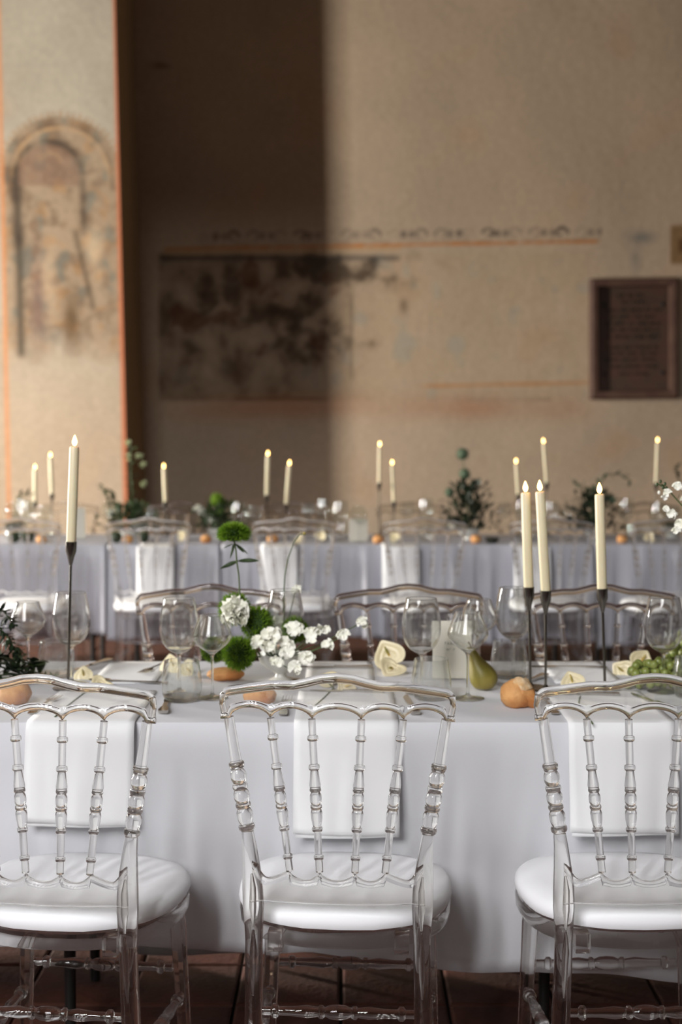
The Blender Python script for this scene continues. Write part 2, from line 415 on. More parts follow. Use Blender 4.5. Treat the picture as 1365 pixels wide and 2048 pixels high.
painted('wall_far', -2.6, 3.2, 0, 5.4, .016, lambda x, z: (x, FY, z), wall_pigment, ex)
PY = 10.95; LEAN = .0165
def pil_x(z): return -1.655 - (z-1.3)*LEAN
PILX0 = -2.66
def ex2(m):
    z0, z1 = 0, CZ
    a, b_ = pil_x(z0), pil_x(5.4); cc = pil_x(z1)
    m.add([(a, PY, 0), (a, FY, 0), (cc, FY, z1), (cc, PY, z1)], [(0, 1, 2, 3)])
    m.add([(PILX0+.035, PY, 0), (PILX0+.035, FY, 0), (PILX0-.12, FY, z1), (PILX0-.12, PY, z1)], [(3, 2, 1, 0)])
    m.add([(PILX0-.07, PY, 5.4), (b_, PY, 5.4), (cc, PY, z1), (PILX0-.12, PY, z1)], [(0, 1, 2, 3)])
    return L3((170, 148, 120))
o = painted('trim_1', 0, 1, 0, 5.4, .0135, lambda s, z: ((PILX0+.035-z*LEAN)*(1-s) + pil_x(z)*s, PY, z), pillar_pigment, ex2)

# stone plaque on the far wall
p0 = at_y(1180, 558, FY); p1 = at_y(1352, 798, FY)
PWc = (p0+p1)/2; pw = (p1.x-p0.x); ph = (p0.z-p1.z)
pl = thing('wall_plaque', 'dark reddish stone plaque with engraved lines in a moulded frame on the far wall', 'plaque', (PWc.x, FY, PWc.z))
pl.rotation_euler = (0, math.radians(-.7), 0)
fw = .075
f = MB(); a, b_ = pw/2, ph/2
def frame_ring(a, b_, y): return [(-a, y, -b_), (a, y, -b_), (a, y, b_), (-a, y, b_)]
f.rings([frame_ring(a, b_, 0), frame_ring(a, b_, -.07), frame_ring(a-.02, b_-.02, -.09), frame_ring(a-fw+.015, b_-fw+.015, -.085), frame_ring(a-fw, b_-fw, -.02)], True, False, False)
f.build('frame', M_frame, pl, smooth=False)
s_ = MB(); s_.box(-a+fw-.002, a-fw+.002, -.03, -.002, -b_+fw-.002, b_-fw+.002); s_.build('slab', M_slab, pl, smooth=False)
e = MB(); ww = a-fw-.05
rows = [(.36, .55, .034), (.31, .4, .026), (.24, .95, .03), (.185, .8, .03), (.13, .95, .03), (.075, .9, .03), (.02, .95, .03), (-.07, .9, .026), (-.12, .85, .026), (-.17, .95, .026), (-.23, .8, .026), (-.29, .5, .024)]
for z, frac, hh in rows:
    x = -ww*frac
    while x < ww*frac - .02:
        for q in range(random.randint(3, 8)):
            lw = .011
            if x > ww*frac: break
            e.box(x, x+.004, -.0325, -.03, z-hh/2, z+hh/2)
            if R() < .6: e.box(x, x+lw, -.0325, -.03, z+random.choice([-1, 0, 1])*hh*.4-.002, z+.003)
            x += .017
        x += .02
e.build('engraved_text', M_engr, pl, smooth=False)['kind'] = 'stuff'
bolt = None
for sx in (-1, 1):
    for sz in (-1, 1):
        if bolt is None:
            k = MB(); k.lathe([(.0, -.0), (.016, 0), (.016, .008), (.008, .014), (0, .015)], 12, Matrix.Rotation(pi/2, 4, 'X')); bolt = k.build('bolt', M_dark, pl); q = bolt
        else: q = bolt.copy(); C.objects.link(q)
        q.location = (sx*(a-fw-.05), -.03, sz*(b_-fw-.14) )

# ------------------------------------------------------------------ tables and cloths
T1F, T1B, T1Z = at_z(682, 1440, .75).y, at_z(682, 1321, .75).y, .75
T2F, T2B = at_z(682, 1088, .75).y, at_z(682, 1088, .75).y + .76
T3F, T3B = 9.32, 10.06
def make_table(x0, x1, y0, y1, label, legs):
    t = thing('banquet_table', label, 'table', ((x0+x1)/2, (y0+y1)/2, 0), 0, None)
    hx, hy = (x1-x0)/2-.03, (y1-y0)/2-.03
    m = MB(); m.box(-hx, hx, -hy, hy, .715, .742); m.build('tabletop', M_wood, t, smooth=False)
    m = MB(); m.box(-hx+.05, hx-.05, -hy+.05, -hy+.08, .67, .714); m.box(-hx+.05, hx-.05, hy-.08, hy-.05, .67, .714); m.build('apron', M_dark, t, smooth=False)
    l0 = None
    for lx in legs:
        for sy in (-1, 1):
            if l0 is None:
                m = MB(); m.tube([(0, 0, .713), (0, 0, .35), (0, 0, 0)], [.016, .014, .012], 10); l0 = q = m.build('leg', M_dark, t)
            else: q = l0.copy(); C.objects.link(q)
            q.location = (lx-(x0+x1)/2, sy*(hy-.19), 0)
    return t
make_table(-1.9, 1.9, T1F, T1B, 'dark legged banquet table under the nearest white cloth', [-1.7, -.60, .45, 1.7])
X2 = [-2.9, at_y(215, 1100, T2F).x, at_y(442, 1100, T2F).x, at_y(1190, 1100, T2F).x, 2.9]
for i in range(4):
    make_table(X2[i]+.01, X2[i+1]-.01, T2F, T2B, ['banquet table of the second row at its far left', 'short banquet table of the second row behind the left candle holder', 'long banquet table in the middle of the second row', 'banquet table of the second row at its far right'][i], [X2[i]+.12, X2[i+1]-.12])
def cloth(name, x0, x1, y0, y1, hemf, hemb, m, label, fold, ends=(False, False), nx=None, seed=0, sd=.0015, lift=(), inw=.2):
    """cloth over a table: front drop, top, back drop; end folds bulge where a cloth stops"""
    nx = nx or int((x1-x0)/.018)
    mb = MB(); top = .7465; far_ = y0 > 5
    n_f = 14
    def fn(u, v):
        x = x0 + (x1-x0)*u
        # v: 0 front hem -> .42 front edge -> .6 back edge -> 1 back hem
        ph_ = fold(x)
        if v < .45:
            k = 1-v/.45; hz = hemf(x); z = top - .004 - (top-.004-hz)*k
            d = ph_*(k**2.2 if far_ is False else k**.8) + .010*sm(0, .12, k)
            yy = y0 - .006 - d
            return (x, yy, z)
        if v < .5: 
            k = (v-.45)/.05; a = k*pi/2
            return (x, y0-.006 + .004*(1-math.cos(a)), top-.004 + .004*math.sin(a) )
        if v < .7:
            return (x, y0+.004+(y1-y0-.008)*(v-.5)/.2, top + .0006*noise.noise(Vector((x*9, v*20, seed))))
        k = (v-.7)/.3; hz = hemb; pu = 0      # chairs tucked in push the cloth inwards
        for cx_ in lift: pu = max(pu, band(x, cx_-.235, cx_+.235, .035))
        pu *= inw*sm(0, .22, (top-hz)*k)
        return (x, y1+.006+.012*k + .01*k*math.sin(x*19) - pu, top-(top-hz)*k)
    mb.grid(fn, nx, 40)
    o = mb.build(name, m, None, solid=0)
    md = o.modifiers.new('solid', 'SOLIDIFY'); md.thickness = sd; md.offset = 0
    return tag(o, label, 'tablecloth')
hem_px = [(-200, 1880), (0, 1886), (120, 1892), (290, 1889), (390, 1899), (440, 1908), (520, 1908), (620, 1899), (760, 1912), (870, 1934), (960, 1938), (1060, 1940), (1200, 1952), (1365, 1963), (1600, 1975)]
hx_ = [at_y(p, 1900, T1F).x for p, q in hem_px]; hz_ = [at_y(p, q, T1F-.02).z for p, q in hem_px]
def hem1(x): return float(np.interp(x, hx_, hz_))
def fold1(x):
    return .012*math.sin(x*7+.6) + .008*math.sin(x*17+2) + .004*math.sin(x*31) + .012
cl1 = cloth('tablecloth', -1.9, 1.9, T1F, T1B, hem1, .05, M_cloth, 'smooth matte white tablecloth on the nearest table, behind the three front chairs', fold1, nx=200, lift=[at_y(px, 1167, 3.84).x for px in (421, 819, 1209)])  # back hem near the floor, lowered to block window light under the table
def mkfold(seed, amp, f0):
    rnd = random.Random(seed); ph = [rnd.uniform(0, 6.28) for _ in range(5)]
    return lambda x: max(0, amp*(.55+.5*math.sin(x*f0+ph[0])+.4*math.sin(x*f0*2.3+ph[1])+.25*math.sin(x*f0*4.1+ph[2])+.3*math.sin(x*f0*.45+ph[3])))
def endfold(base, x0, x1, amp):
    return lambda x: base(x) + amp*(math.exp(-((x-x0)/.05)**2) + math.exp(-((x-x1)/.05)**2))
LB = ['white satin tablecloth on the second row, cut off by the left picture edge', 'white satin tablecloth with a square falling corner behind the left candle holder', 'long white satin tablecloth with many vertical folds in the middle of the second row', 'white satin tablecloth behind the rightmost of the near candles, second row']
AM = [.020, .024, .045, .040]
for i in range(4):
    a, b_ = X2[i], X2[i+1]
    hm = [.27, .26, .25, .20][i]
    cloth('tablecloth', a+.004, b_-.004, T2F, T2B, (lambda hm, i: (lambda x: hm + .02*math.sin(x*3+i)))(hm, i), .16, M_cloth2, LB[i], endfold(mkfold(i+3, AM[i], 30), a, b_, .035), seed=i, lift=[at_y(px, 1040, 8.42).x for px in (130, 360, 590, 822, 1060, 1290)])

# ------------------------------------------------------------------ clear chair
def arches(x, cusps, z0, hgt, p=.5):
    if x <= cusps[0] or x >= cusps[-1]: return z0
    for i in range(len(cusps)-1):
        if x <= cusps[i+1]:
            t = (x-cusps[i])/(cusps[i+1]-cusps[i]); q = 1-(2*t-1)**2
            return z0 + hgt*q**p
def yb(x, z):       # rake and gentle curve of the back plane
    return .045*(1-(z/.92)) - .008 + .012*(x/.2)**2
def dumbbell(mb, xs, zt, zb, rt, rb, web=.0028, k=10):
    rs = []; e = .0012
    for x in xs:
        a, b_ = zt(x), zb(x)
        s1 = min(1.9, math.sqrt(1+((zt(x+e)-zt(x-e))/(2*e))**2)); s2 = min(1.9, math.sqrt(1+((zb(x+e)-zb(x-e))/(2*e))**2))
        c1 = a - rt*s1; c2 = b_ + rb*s2; q = []
        t1 = math.acos(web/rt); t2 = math.acos(web/rb); z1 = c1-rt*s1*1.16; z2 = min(c2+rb*s2*1.16, z1-.0004)
        e_ = min(.0012, (z1-z2)*.3)
        q.append((web, z1-e_)); q.append((web, z1))
        for i in range(k+1):
            an = -t1*.86 + (pi+2*t1*.86)*i/k; q.append((rt*math.cos(an), c1 + rt*s1*math.sin(an)))
        q.append((-web, z1)); q.append((-web, z1-e_)); q.append((-web, z2+e_)); q.append((-web, z2))
        for i in range(k+1):
            an = pi-t2*.86 + (pi+2*t2*.86)*i/k; q.append((rb*math.cos(an), c2 + rb*s2*math.sin(an)))
        q.append((web, z2)); q.append((web, z2+e_))
        rs.append([Vector((x, yb(x, z)+y, z)) for y, z in q])
    mb.rings(rs)
def zline(y): return .922-(y-1346)/1165.0
def turned(mb, p0, p1, prof, seg=16):
    """prof: list of (z, radius) from the top down, along the line p0-p1 which are given by z"""
    pts = []; rd = []
    for z, r in prof:
        t = (z-p0[1])/(p1[1]-p0[1]); x = p0[0]+(p1[0]-p0[0])*t
        pts.append((x, yb(x, z), z)); rd.append(r)
    mb.tube(pts, rd, seg)
def bead(z, r0, r1, h): return [(z+h, r0), (z+h*.75, r1*.93), (z+h*.3, r1), (z-h*.3, r1), (z-h*.75, r1*.93), (z-h, r0)]
def build_chair(M, label, lite=False):
    c = thing('dining_chair', label, 'chair')
    CU = [-.187, -.115, -.043, .043, .115, .187]
    tx = [0, .028, .052, .076, .11, .145, .177, .194, .2005, .2035]; tz = [.922, .9195, .913, .9075, .9075, .9025, .8975, .8945, .889, .879]
    xx = np.linspace(-.2035, .2035, 140); yy = np.interp(np.abs(xx), tx, tz); ker = np.array([1, 2, 3, 2, 1.])/9
    yp = np.pad(yy, 2, mode='edge'); yy = np.convolve(yp, ker, 'valid')
    zt = lambda x: float(np.interp(x, xx, yy))
    zb = lambda x: arches(x, CU, .8365, .0215, .52)
    xs = sorted(set([round(v, 5) for v in np.linspace(-.2035, .2035, 40 if lite else 122)]))
    m = MB(); dumbbell(m, xs, zt, zb, .0074, .0056, .0023); 
    for s in (-1, 1): m.tube([(s*.1990, yb(.2, .882), .8815), (s*.2005, yb(.2, .86), .864), (s*.1950, yb(.2, .845), .8415)], .0056, 10)
    m.build('crest_rail', M, c)
    # lower scalloped rail
    SB = [(-.0835), (-.031), .031, .0835]
    def zt2(x):
        ax = abs(x)
        if ax > .0835: t = (ax-.0835)/(.152-.0835); return .571 - .017*math.sin(min(1, t*1.25)*pi*.5)**1 * 1 + .032*sm(.55, 1, t)
        for i in range(3):
            if SB[i] <= x <= SB[i+1]:
                t = (x-SB[i])/(SB[i+1]-SB[i]); return .571 - .0165*(1-(2*t-1)**2)**.6
        return .571
    zb2 = lambda x: .5125 - .003*(1-(x/.15)**2)
    m = MB(); dumbbell(m, np.linspace(-.150, .150, 30 if lite else 84), zt2, zb2, .0060, .0032, .003); m.build('lower_rail', M, c)
    # spindles
    z = zline
    sp = [(.8405, .0066)] + bead(z(1480), .0064, .0096, .0048) + [(z(1510), .0066)] + bead(z(1540), .0064, .0098, .005) + \
         [(z(1547), .0068), (z(1562), .0082), (z(1576), .0100), (z(1582), .0094)] + bead(z(1586.5), .0076, .0100, .0036) + \
         [(z(1592), .0080), (z(1598), .0100), (z(1605), .0104), (z(1612), .0098), (z(1616), .0080)] + bead(z(1621.5), .0078, .0102, .0042) + \
         [(z(1628), .0090), (z(1634), .0102), (z(1646), .0098), (z(1657), .0082), (z(1662), .0070)] + bead(z(1668), .0064, .0094, .0042) + \
         [(z(1700), .0066)] + bead(z(1727), .0062, .0088, .0042) + [(z(1740), .0064), (.569, .0064)]
    for x0, x1 in zip(CU[1:5], SB):
        m = MB(); turned(m, (x0, .8405), (x1, .569), sp, 10 if lite else 18); m.build('spindle', M, c)
    po = [(.8405, .0088), (z(1500), .0095), (z(1530), .0100)] + bead(z(1538), .0098, .0138, .0045) + bead(z(1545), .0100, .0124, .0026) + \
         [(z(1550), .0110), (z(1556), .0136), (z(1563), .0142), (z(1570), .0136), (z(1576), .0112)] + bead(z(1584), .0104, .0138, .0058) + \
         [(z(1592), .0118), (z(1598), .0138), (z(1605), .0142), (z(1612), .0134), (z(1617), .0110)] + bead(z(1623), .0104, .0136, .0052) + \
         [(z(1630), .0112), (z(1637), .0140), (z(1646), .0142), (z(1655), .0130), (z(1660), .0112)] + bead(z(1668), .0108, .0146, .0056)
    for s in (-1, 1):
        m = MB(); turned(m, (s*.189, .8405), (s*.158, z(1676)), po + [(z(1676), .0105)], 12 if lite else 22)
        # side edge of the crest
        m.build('back_post', M, c)
        m = MB()    # rear leg: swells beside the seat, then runs down square to the floor
        lv = [(z(1676), .158, .0105, .0105), (.61, .1545, .0125, .0125), (.575, .1515, .0155, .014), (.54, .1495, .0180, .015), (.505, .1485, .0185, .016), (.475, .1480, .0165, .017), (.44, .1480, .0150, .017),
              (.38, .1485, .0155, .0165), (.30, .1500, .0160, .016), (.2, .1520, .0155, .0155), (.1, .1550, .0145, .0145), (0, .158, .013, .013)]
        rs = []
        for zz, x, a, b_ in lv:
            q = []
            for k in range(20):
                an = 2*pi*k/20; cs, sn = math.cos(an), math.sin(an)
                px_ = abs(cs)**.62*(1 if cs > 0 else -1)*a; py_ = abs(sn)**.62*(1 if sn > 0 else -1)*b_
                yy_ = yb(x, zz) if zz > .3 else yb(x, .3) - (.3-zz)*.10
                q.append(Vector((s*(x)+px_, yy_+py_, zz)))
            rs.append(q)
        m.rings(rs); leg = m.build('rear_leg', M, c)
        if not lite:
            m = MB()
            m.tube([(s*.149, yb(.149, .555)-.0135, .565), (s*.147, yb(.148, .53)-.0155, .54), (s*.1475, yb(.148, .5)-.0165, .505), (s*.147, yb(.148, .46)-.0165, .47)], [.002, .0055, .0065, .002], 10)
            m.tube([(s*.147, yb(.148, .46)-.0165, .465), (s*.147, yb(.148, .43)-.017, .43), (s*.1485, yb(.148, .38)-.016, .38), (s*.149, yb(.148, .34)-.0155, .345)], [.002, .0065, .005, .0015], 10)
            m.build('leg_flute', M, leg)
    # seat frame, cushion
    def outline(scale, n=48):
        q = []
        for k in range(n):
            an = 2*pi*k/n; cs, sn = math.cos(an), math.sin(an)
            x = .2*abs(cs)**.8*(1 if cs > 0 else -1); y = .19*abs(sn)**.8*(1 if sn > 0 else -1)
            x *= 1 + .06*(y/.2) ; q.append((x*scale, .217+y*scale))
        return q
    m = MB(); rs = []
    for sc_, zz in [(.93, .424), (.975, .424), (.99, .430), (.995, .448), (.985, .455), (.93, .455), (.93, .424)]:
        rs.append([Vector((x, y, zz)) for x, y in outline(sc_)])
    m.rings(rs, True, False, False)
    for s in (-1, 1): m.box(s*.112-.013, s*.112+.013, .028, .060, .418, .452)
    m.build('seat_frame', M, c)
    m = MB(); rs = []
    for sc_, zz in [(.02, .456), (.93, .456), (.985, .459), (1.005, .468), (.995, .480), (.95, .489), (.8, .496), (.5, .500), (.2, .502), (.02, .502)]:
        rs.append([Vector((x, y, zz + .0015*noise.noise(Vector((x*25, y*25, 0))))) for x, y in outline(sc_)])
    m.rings(rs); cu = m.build('seat_cushion', M_seat, c); cu['label'] = 'round edged white fabric cushion'
    for s in (-1, 1):
        m = MB(); P = [(.455, .018), (.41, .018), (.40, .0145), (.392, .0185), (.384, .0145), (.36, .017), (.30, .0155), (.2, .0145), (.1, .0125), (.03, .011), (0, .0115)]
        m.tube([(s*(.150+.02*(1-zz/.455)), .358+.02*(1-zz/.455), zz) for zz, r in P], [r for zz, r in P], 8)
        m.build('front_leg', M, c)
    # stretchers
    hp = [(-.5, .0078), (-.44, .0078), (-.425, .013), (-.40, .013), (-.385, .008), (-.3, .0085), (-.2, .0115), (-.13, .0085), (-.12, .012), (-.10, .012), (-.085, .0085), (-.05, .0125), (0, .0135)]
    hp = hp + [(-a, r) for a, r in reversed(hp[:-1])]
    def stretch(name, a, b_):
        a, b_ = Vector(a), Vector(b_); m = MB()
        m.tube([a+(b_-a)*(t+.5) for t, r in hp], [r for t, r in hp], 8 if lite else 14); m.build(name, M, c)
    stretch('stretcher', (-.136, yb(.15, .31), .311), (.136, yb(.15, .31), .311))
    stretch('stretcher', (-.142, .366, .272), (.142, .366, .272))
    for s in (-1, 1): stretch('stretcher', (s*.151, yb(.15, .25)+.014, .22), (s*.160, .358, .22))
    return c
ch = build_chair(M_acr, 'clear chair in the middle of the front row, complete backrest in view')
c0 = at_y(674, 1346, 2.42)
ch.location = (c0.x, 2.43, 0); ch.rotation_euler.z = math.radians(-4)
xl = at_y(76, 1346, 2.42).x; xr = at_y(1311, 1346, 2.42).x
dup(ch, (xl, 2.425, 0), math.radians(-7), 'clear chair at the left of the front row, cut by the picture edge')
dup(ch, (xr, 2.43, 0), math.radians(1), 'clear chair at the right of the front row, cut by the picture edge')
for i, (px, lab) in enumerate([(421, 'clear chair behind the green flowers, across the nearest table'), (819, 'clear chair behind the table number card, across the nearest table'), (1209, 'clear chair behind the three near candles, across the nearest table')]):
    p = at_y(px, 1167, 3.84); dup(ch, (p.x, 3.86, 0), pi + math.radians([0, 1, -1][i]), lab)
lite = build_chair(M_acr, 'clear chair at the second row, second from the left picture edge', True)
lite.location = (at_y(296, 1040, 6.88).x, 6.88, 0)
N2 = ['leftmost', 'second', 'third', 'fourth', 'fifth', 'rightmost']
for i, px in enumerate([40, 296, 588, 850, 1105, 1345]):
    lb = 'clear chair before the second row of tables, %s from left to right' % N2[i]
    if i == 1: lite['label'] = lb; continue
    dup(lite, (at_y(px, 1040, 6.88).x, 6.88 + U(-.02, .02), 0), U(-.08, .08), lb)
for i, px in enumerate([130, 360, 590, 822, 1060, 1290]):
    dup(lite, (at_y(px, 1040, 8.42).x, 8.42, 0), pi + U(-.06, .06), 'clear chair on the far side of the second row, %s from left to right' % N2[i])

# ------------------------------------------------------------------ napkins
def napkin(cx, w_, yfar, drop, label, seed, dx=0):
    m = MB(); zt_ = .7492; L1 = T1F-.018; top = yfar-L1
    def fn(u, v):
        x = (u-.5)*w_; s = v*(top+drop)
        wob = .0025*noise.noise(Vector((x*14, s*9, seed)))
        if s < top: return (cx+x+dx*(1-v)*.02, yfar-s, zt_+.0008+abs(wob)*.3)
        k = s-top; f = sm(0, .02, k)
        ydrop = L1 - .012*f - .030*sm(0, drop, k) - .006*sm(.5*drop, drop, k)*(math.sin(x*24+seed)+.3) + wob
        return (cx+x*(1+.01*k/drop), ydrop, zt_ - k*.985 - .006*f*(u-.5)*(k/drop))
    m.grid(fn, 14, 44)
    # turned-up hem along the bottom and the left edge
    o = m.build('napkin', M_nap); md = o.modifiers.new('solid', 'SOLIDIFY'); md.thickness = .0018; md.offset = 0
    m = MB(); m.grid(lambda u, v: (lambda q: (cx+(q[0]-cx)*.985+.0015, q[1]+.003, q[2]))(fn(u, 0)) if False else (cx+(u-.5)*w_*.985+.002, L1-.036-.006*(v > 0)*(math.sin((u-.5)*w_*24+seed)+.3)+.003-.004*v, zt_-drop*.985*(.80+.235*v)), 12, 8)
    q = m.build('folded_hem', M_nap, o); md = q.modifiers.new('solid', 'SOLIDIFY'); md.thickness = .0015; md.offset = 0
    return tag(o, label, 'napkin')
yf = at_z(682, 1382, .75).y
def xw(px): return at_z(px, 1440, .75).x
napkin((xw(57)+xw(272))/2, xw(272)-xw(57), yf, .20, 'cream napkin hanging off the table edge behind the left front chair', 1)
napkin((xw(589)+xw(797))/2, xw(797)-xw(589), yf, .222, 'cream napkin hanging off the table edge behind the middle front chair', 2)
napkin((xw(1134)+xw(1347))/2, xw(1347)-xw(1134), yf, .218, 'cream napkin hanging off the table edge behind the right front chair', 3)
for i, (a, b_, lab) in enumerate([(200, 326, 'flat cream napkin on the far side of the near table, behind the left front chair'), (613, 747, 'flat cream napkin right of the white flowers on the far side'), (1095, 1225, 'flat cream napkin behind the thin rightmost candle holder on the far side')]):
    x0 = at_z(a, 1345, .75).x; x1 = at_z(b_, 1345, .75).x; y0 = at_z(682, 1366, .75).y; y1 = T1B - .02
    m = MB(); m.grid(lambda u, v: (x0+(x1-x0)*u, y0+(y1-y0)*v, .7495+.0006*noise.noise(Vector((u*5, v*5, i)))), 10, 10)
    o = m.build('napkin', M_nap); md = o.modifiers.new('s', 'SOLIDIFY'); md.thickness = .002; md.offset = 0; tag(o, lab, 'napkin')
for i, px in enumerate([316, 560, 800, 1060]):
    x = at_y(px, 1100, T2F).x; wd = .19
    m = MB(); m.grid(lambda u, v: (x+(u-.5)*wd, T2F-.105-.02*v+.004*math.sin(u*9+v*3), .762-.26*v) if v > 0 else (x+(u-.5)*wd, T2F+.04, .752), 8, 12)
    o = m.build('napkin', M_nap); md = o.modifiers.new('s', 'SOLIDIFY'); md.thickness = .002
    tag(o, 'blurred white napkin hanging from the second row, %s from left to right' % N2[i], 'napkin', 'napkins of the second row')

# ------------------------------------------------------------------ glasses
TOPZ = .7485
def smoothp(pr, n=4):
    out = []
    for i in range(len(pr)-1):
        p0 = pr[max(i-1, 0)]; p1 = pr[i]; p2 = pr[i+1]; p3 = pr[min(i+2, len(pr)-1)]
        for k in range(n):
            t = k/n; out.append(tuple(max(0.0001 if j == 0 else 0, .5*((2*p1[j])+(-p0[j]+p2[j])*t+(2*p0[j]-5*p1[j]+4*p2[j]-p3[j])*t*t+(-p0[j]+3*p1[j]-3*p2[j]+p3[j])*t**3)) for j in (0, 1)))
    l = pr[-1]; q = out[-1]; out.append((l[0]*.92+q[0]*.08, l[1]*.92+q[1]*.08)); out.append(l)
    return out
def glass_profile(outer, th, inner_bottom, base_closed=True):
    outer = outer[:4] + smoothp(outer[4:] if len(outer) > 10 else outer[3:], 3)[1 if len(outer) <= 10 else 0:]
    # outer: (r,z) from base centre to rim; inner goes back down to the bowl bottom
    inner = [(max(r-th, .0001), z) for r, z in reversed(outer) if z > inner_bottom+.004]
    return outer + [(outer[-1][0]-th*.5, outer[-1][1]+.0006)] + inner + [(.0001, inner_bottom)]
A_out = [(.0001, 0), (.035, 0), (.0362, .0012), (.034, .0026), (.018, .0045), (.006, .009), (.0038, .018), (.0034, .05), (.0038, .078), (.0062, .088), (.018, .0945), (.030, .104), (.0385, .118), (.0430, .134), (.0442, .150), (.0430, .168), (.0395, .190), (.0345, .214)]
B_out = [(.0001, 0), (.036, 0), (.0372, .0012), (.034, .0026), (.018, .0045), (.006, .009), (.0036, .018), (.0031, .05), (.0032, .085), (.0045, .098), (.012, .106), (.026, .116), (.0385, .128), (.0440, .138), (.0452, .145), (.0435, .152), (.0375, .168), (.0315, .182), (.0288, .191)]
T_out = [(.0001, 0), (.032, 0), (.037, .003), (.0415, .012), (.0442, .026), (.0438, .045), (.041, .066), (.0378, .088)]
def mkglass(name, out, th, ib, m, seg, label):
    mb = MB(); mb.lathe(glass_profile(out, th, ib), seg); return tag(mb.build(name, m), label, 'glass')
gA = mkglass('wine_glass', A_out, .0010, .0935, M_gls, 40, '')
gB = mkglass('wine_glass', B_out, .0010, .1045, M_gls, 40, '')
gT = mkglass('water_tumbler', T_out, .0018, .007, M_gls, 40, '')
used = set()
def place(g, px, py, label, group=None, sc=1, cz=TOPZ):
    p = at_z(px, py, cz)
    if g.name in used: o = dup(g, (p.x, p.y, cz), 0, label, group)
    else: used.add(g.name); o = g; o.location = (p.x, p.y, cz); o['label'] = label; o['group'] = group or ''
    if not group and 'group' in o: del o['group']
    o.scale = (sc,)*3
    return o
place(gA, 359, 1386, 'tall clear wine glass left of the green ball flowers')
place(gA, 144, 1368, 'tall clear wine glass just behind the left candle holder stem')
place(gA, 843, 1386, 'tall clear wine glass left of the table number card')
place(gA, 1027, 1353, 'tall clear wine glass directly left of the pair of near candles')
place(gA, 1327, 1383, 'tall clear wine glass in front of the green grapes')
place(gA, 571, 1360, 'tall clear wine glass behind the white flowers and thin stem')
place(gB, 57, 1355, 'wide angular wine glass near the left picture edge', sc=.95)
place(gB, 425, 1396, 'wide angular wine glass in front of the green ball flowers', sc=.96)
place(gB, 936, 1397, 'wide angular wine glass in front of the table number card')
place(gB, 958, 1354, 'wide angular wine glass behind the one at the number card', sc=.98)
place(gT, 364, 1401, 'clear water tumbler beside the knife of the left place')
place(gT, 863, 1397, 'clear water tumbler in front of the table number card')
place(gT, 1019, 1355, 'clear water tumbler behind the crusty roll with the floury top')
place(gT, 113, 1353, 'clear water tumbler left of the left candle holder')
place(gT, 1385, 1393, 'clear water tumbler at the right picture edge beyond the grapes')
tA = mkglass('wine_glass', A_out, .0010, .0935, M_thin, 20, ''); tB = mkglass('wine_glass', B_out, .001, .1045, M_thin, 20, ''); tT = mkglass('water_tumbler', T_out, .0018, .007, M_thin, 20, '')
lab2 = {'A': 'blurred tall wine glass standing on the second row of tables', 'B': 'blurred wide wine glass standing on the second row of tables', 'T': 'blurred water tumbler standing on the second row of tables'}
lab3 = {'A': 'blurred tall wine glass standing on the hindmost table', 'B': 'blurred wide wine glass standing on the hindmost table', 'T': 'blurred water tumbler standing on the hindmost table'}
PUT = []
def put(g, x, y, lab, grp):
    if g.name in used: o = dup(g, (x, y, TOPZ), U(0, 1), lab, grp)
    else: used.add(g.name); o = g; o.location = (x, y, TOPZ); o['label'] = lab; o['group'] = grp
    PUT.append((x, y, lab, o))
GG = {'A': tA, 'B': tB, 'T': tT}
for i in range(7):
    x = -1.72 + i*.56
    for side, yy in ((0, T2F+.20), (1, T2B-.20)):
        for k, dx, dy in (('A', .05, .02), ('B', .15, -.03), ('T', -.06, .05)):
            if side: dx = -dx; dy = -dy
            if any(abs(x+dx-at_y(bx, 1080, 7.78).x) < .13 for bx in (935, 1188, 432, 258)): continue
            put(GG[k], x+dx+U(-.02, .02), yy+dy, lab2[k], 'glasses on the second row')

ORD = ['leftmost', 'second', 'third', 'fourth', 'fifth', 'sixth', 'seventh', 'eighth']
for lb in set(q[2] for q in PUT):
    for fr in (True, False):
        for i, q in enumerate(sorted([q for q in PUT if q[2] == lb and (q[1] < T2F+.4) == fr], key=lambda q: q[0]/q[1])):
            q[3]['label'] = lb.replace('standing on the second row of tables', 'on the second row, %s edge, %s from left to right' % ('near' if fr else 'far', ORD[i]))
# ------------------------------------------------------------------ candles and holders
def mk_holder(label, hz):
    t = thing('candle_holder', label, 'candle holder')
    m = MB(); m.lathe([(0, 0), (.034, 0), (.035, .002), (.033, .004), (.008, .007), (.0045, .012), (0, .012)], 28); m.build('base', M_steel, t)
    m = MB(); m.tube([(0, 0, .008), (0, 0, hz*.5), (0, 0, hz)], .0031, 10); m.build('stem', M_steel, t)
    m = MB(); m.lathe([(.003, hz-.003), (.0045, hz+.002), (.0075, hz+.016), (.0122, hz+.030), (.0128, hz+.052), (.0120, hz+.052), (.0115, hz+.031), (.0001, hz+.030)], 24); m.build('cup', M_steel, t)
    return t
def mk_candle(label, L, r=.0112):
    t = thing('taper_candle', label, 'candle')
    m = MB(); m.lathe([(0, 0), (r*.95, 0), (r, .004), (r*1.0, L*.5), (r*.97, L-.004), (r*.86, L-.0006), (r*.5, L-.003), (0, L-.003)], 24); m.build('wax', M_wax, t)
    m = MB(); m.tube([(0, 0, L-.004), (0, 0, L+.004)], .0008, 6); m.build('wick', M_dark, t)
    m = MB(); m.lathe([(0, L+.001), (.0038, L+.004), (.0056, L+.009), (.0050, L+.014), (.0026, L+.021), (.0004, L+.026)], 14); m.build('flame', M_flame, t)
    return t
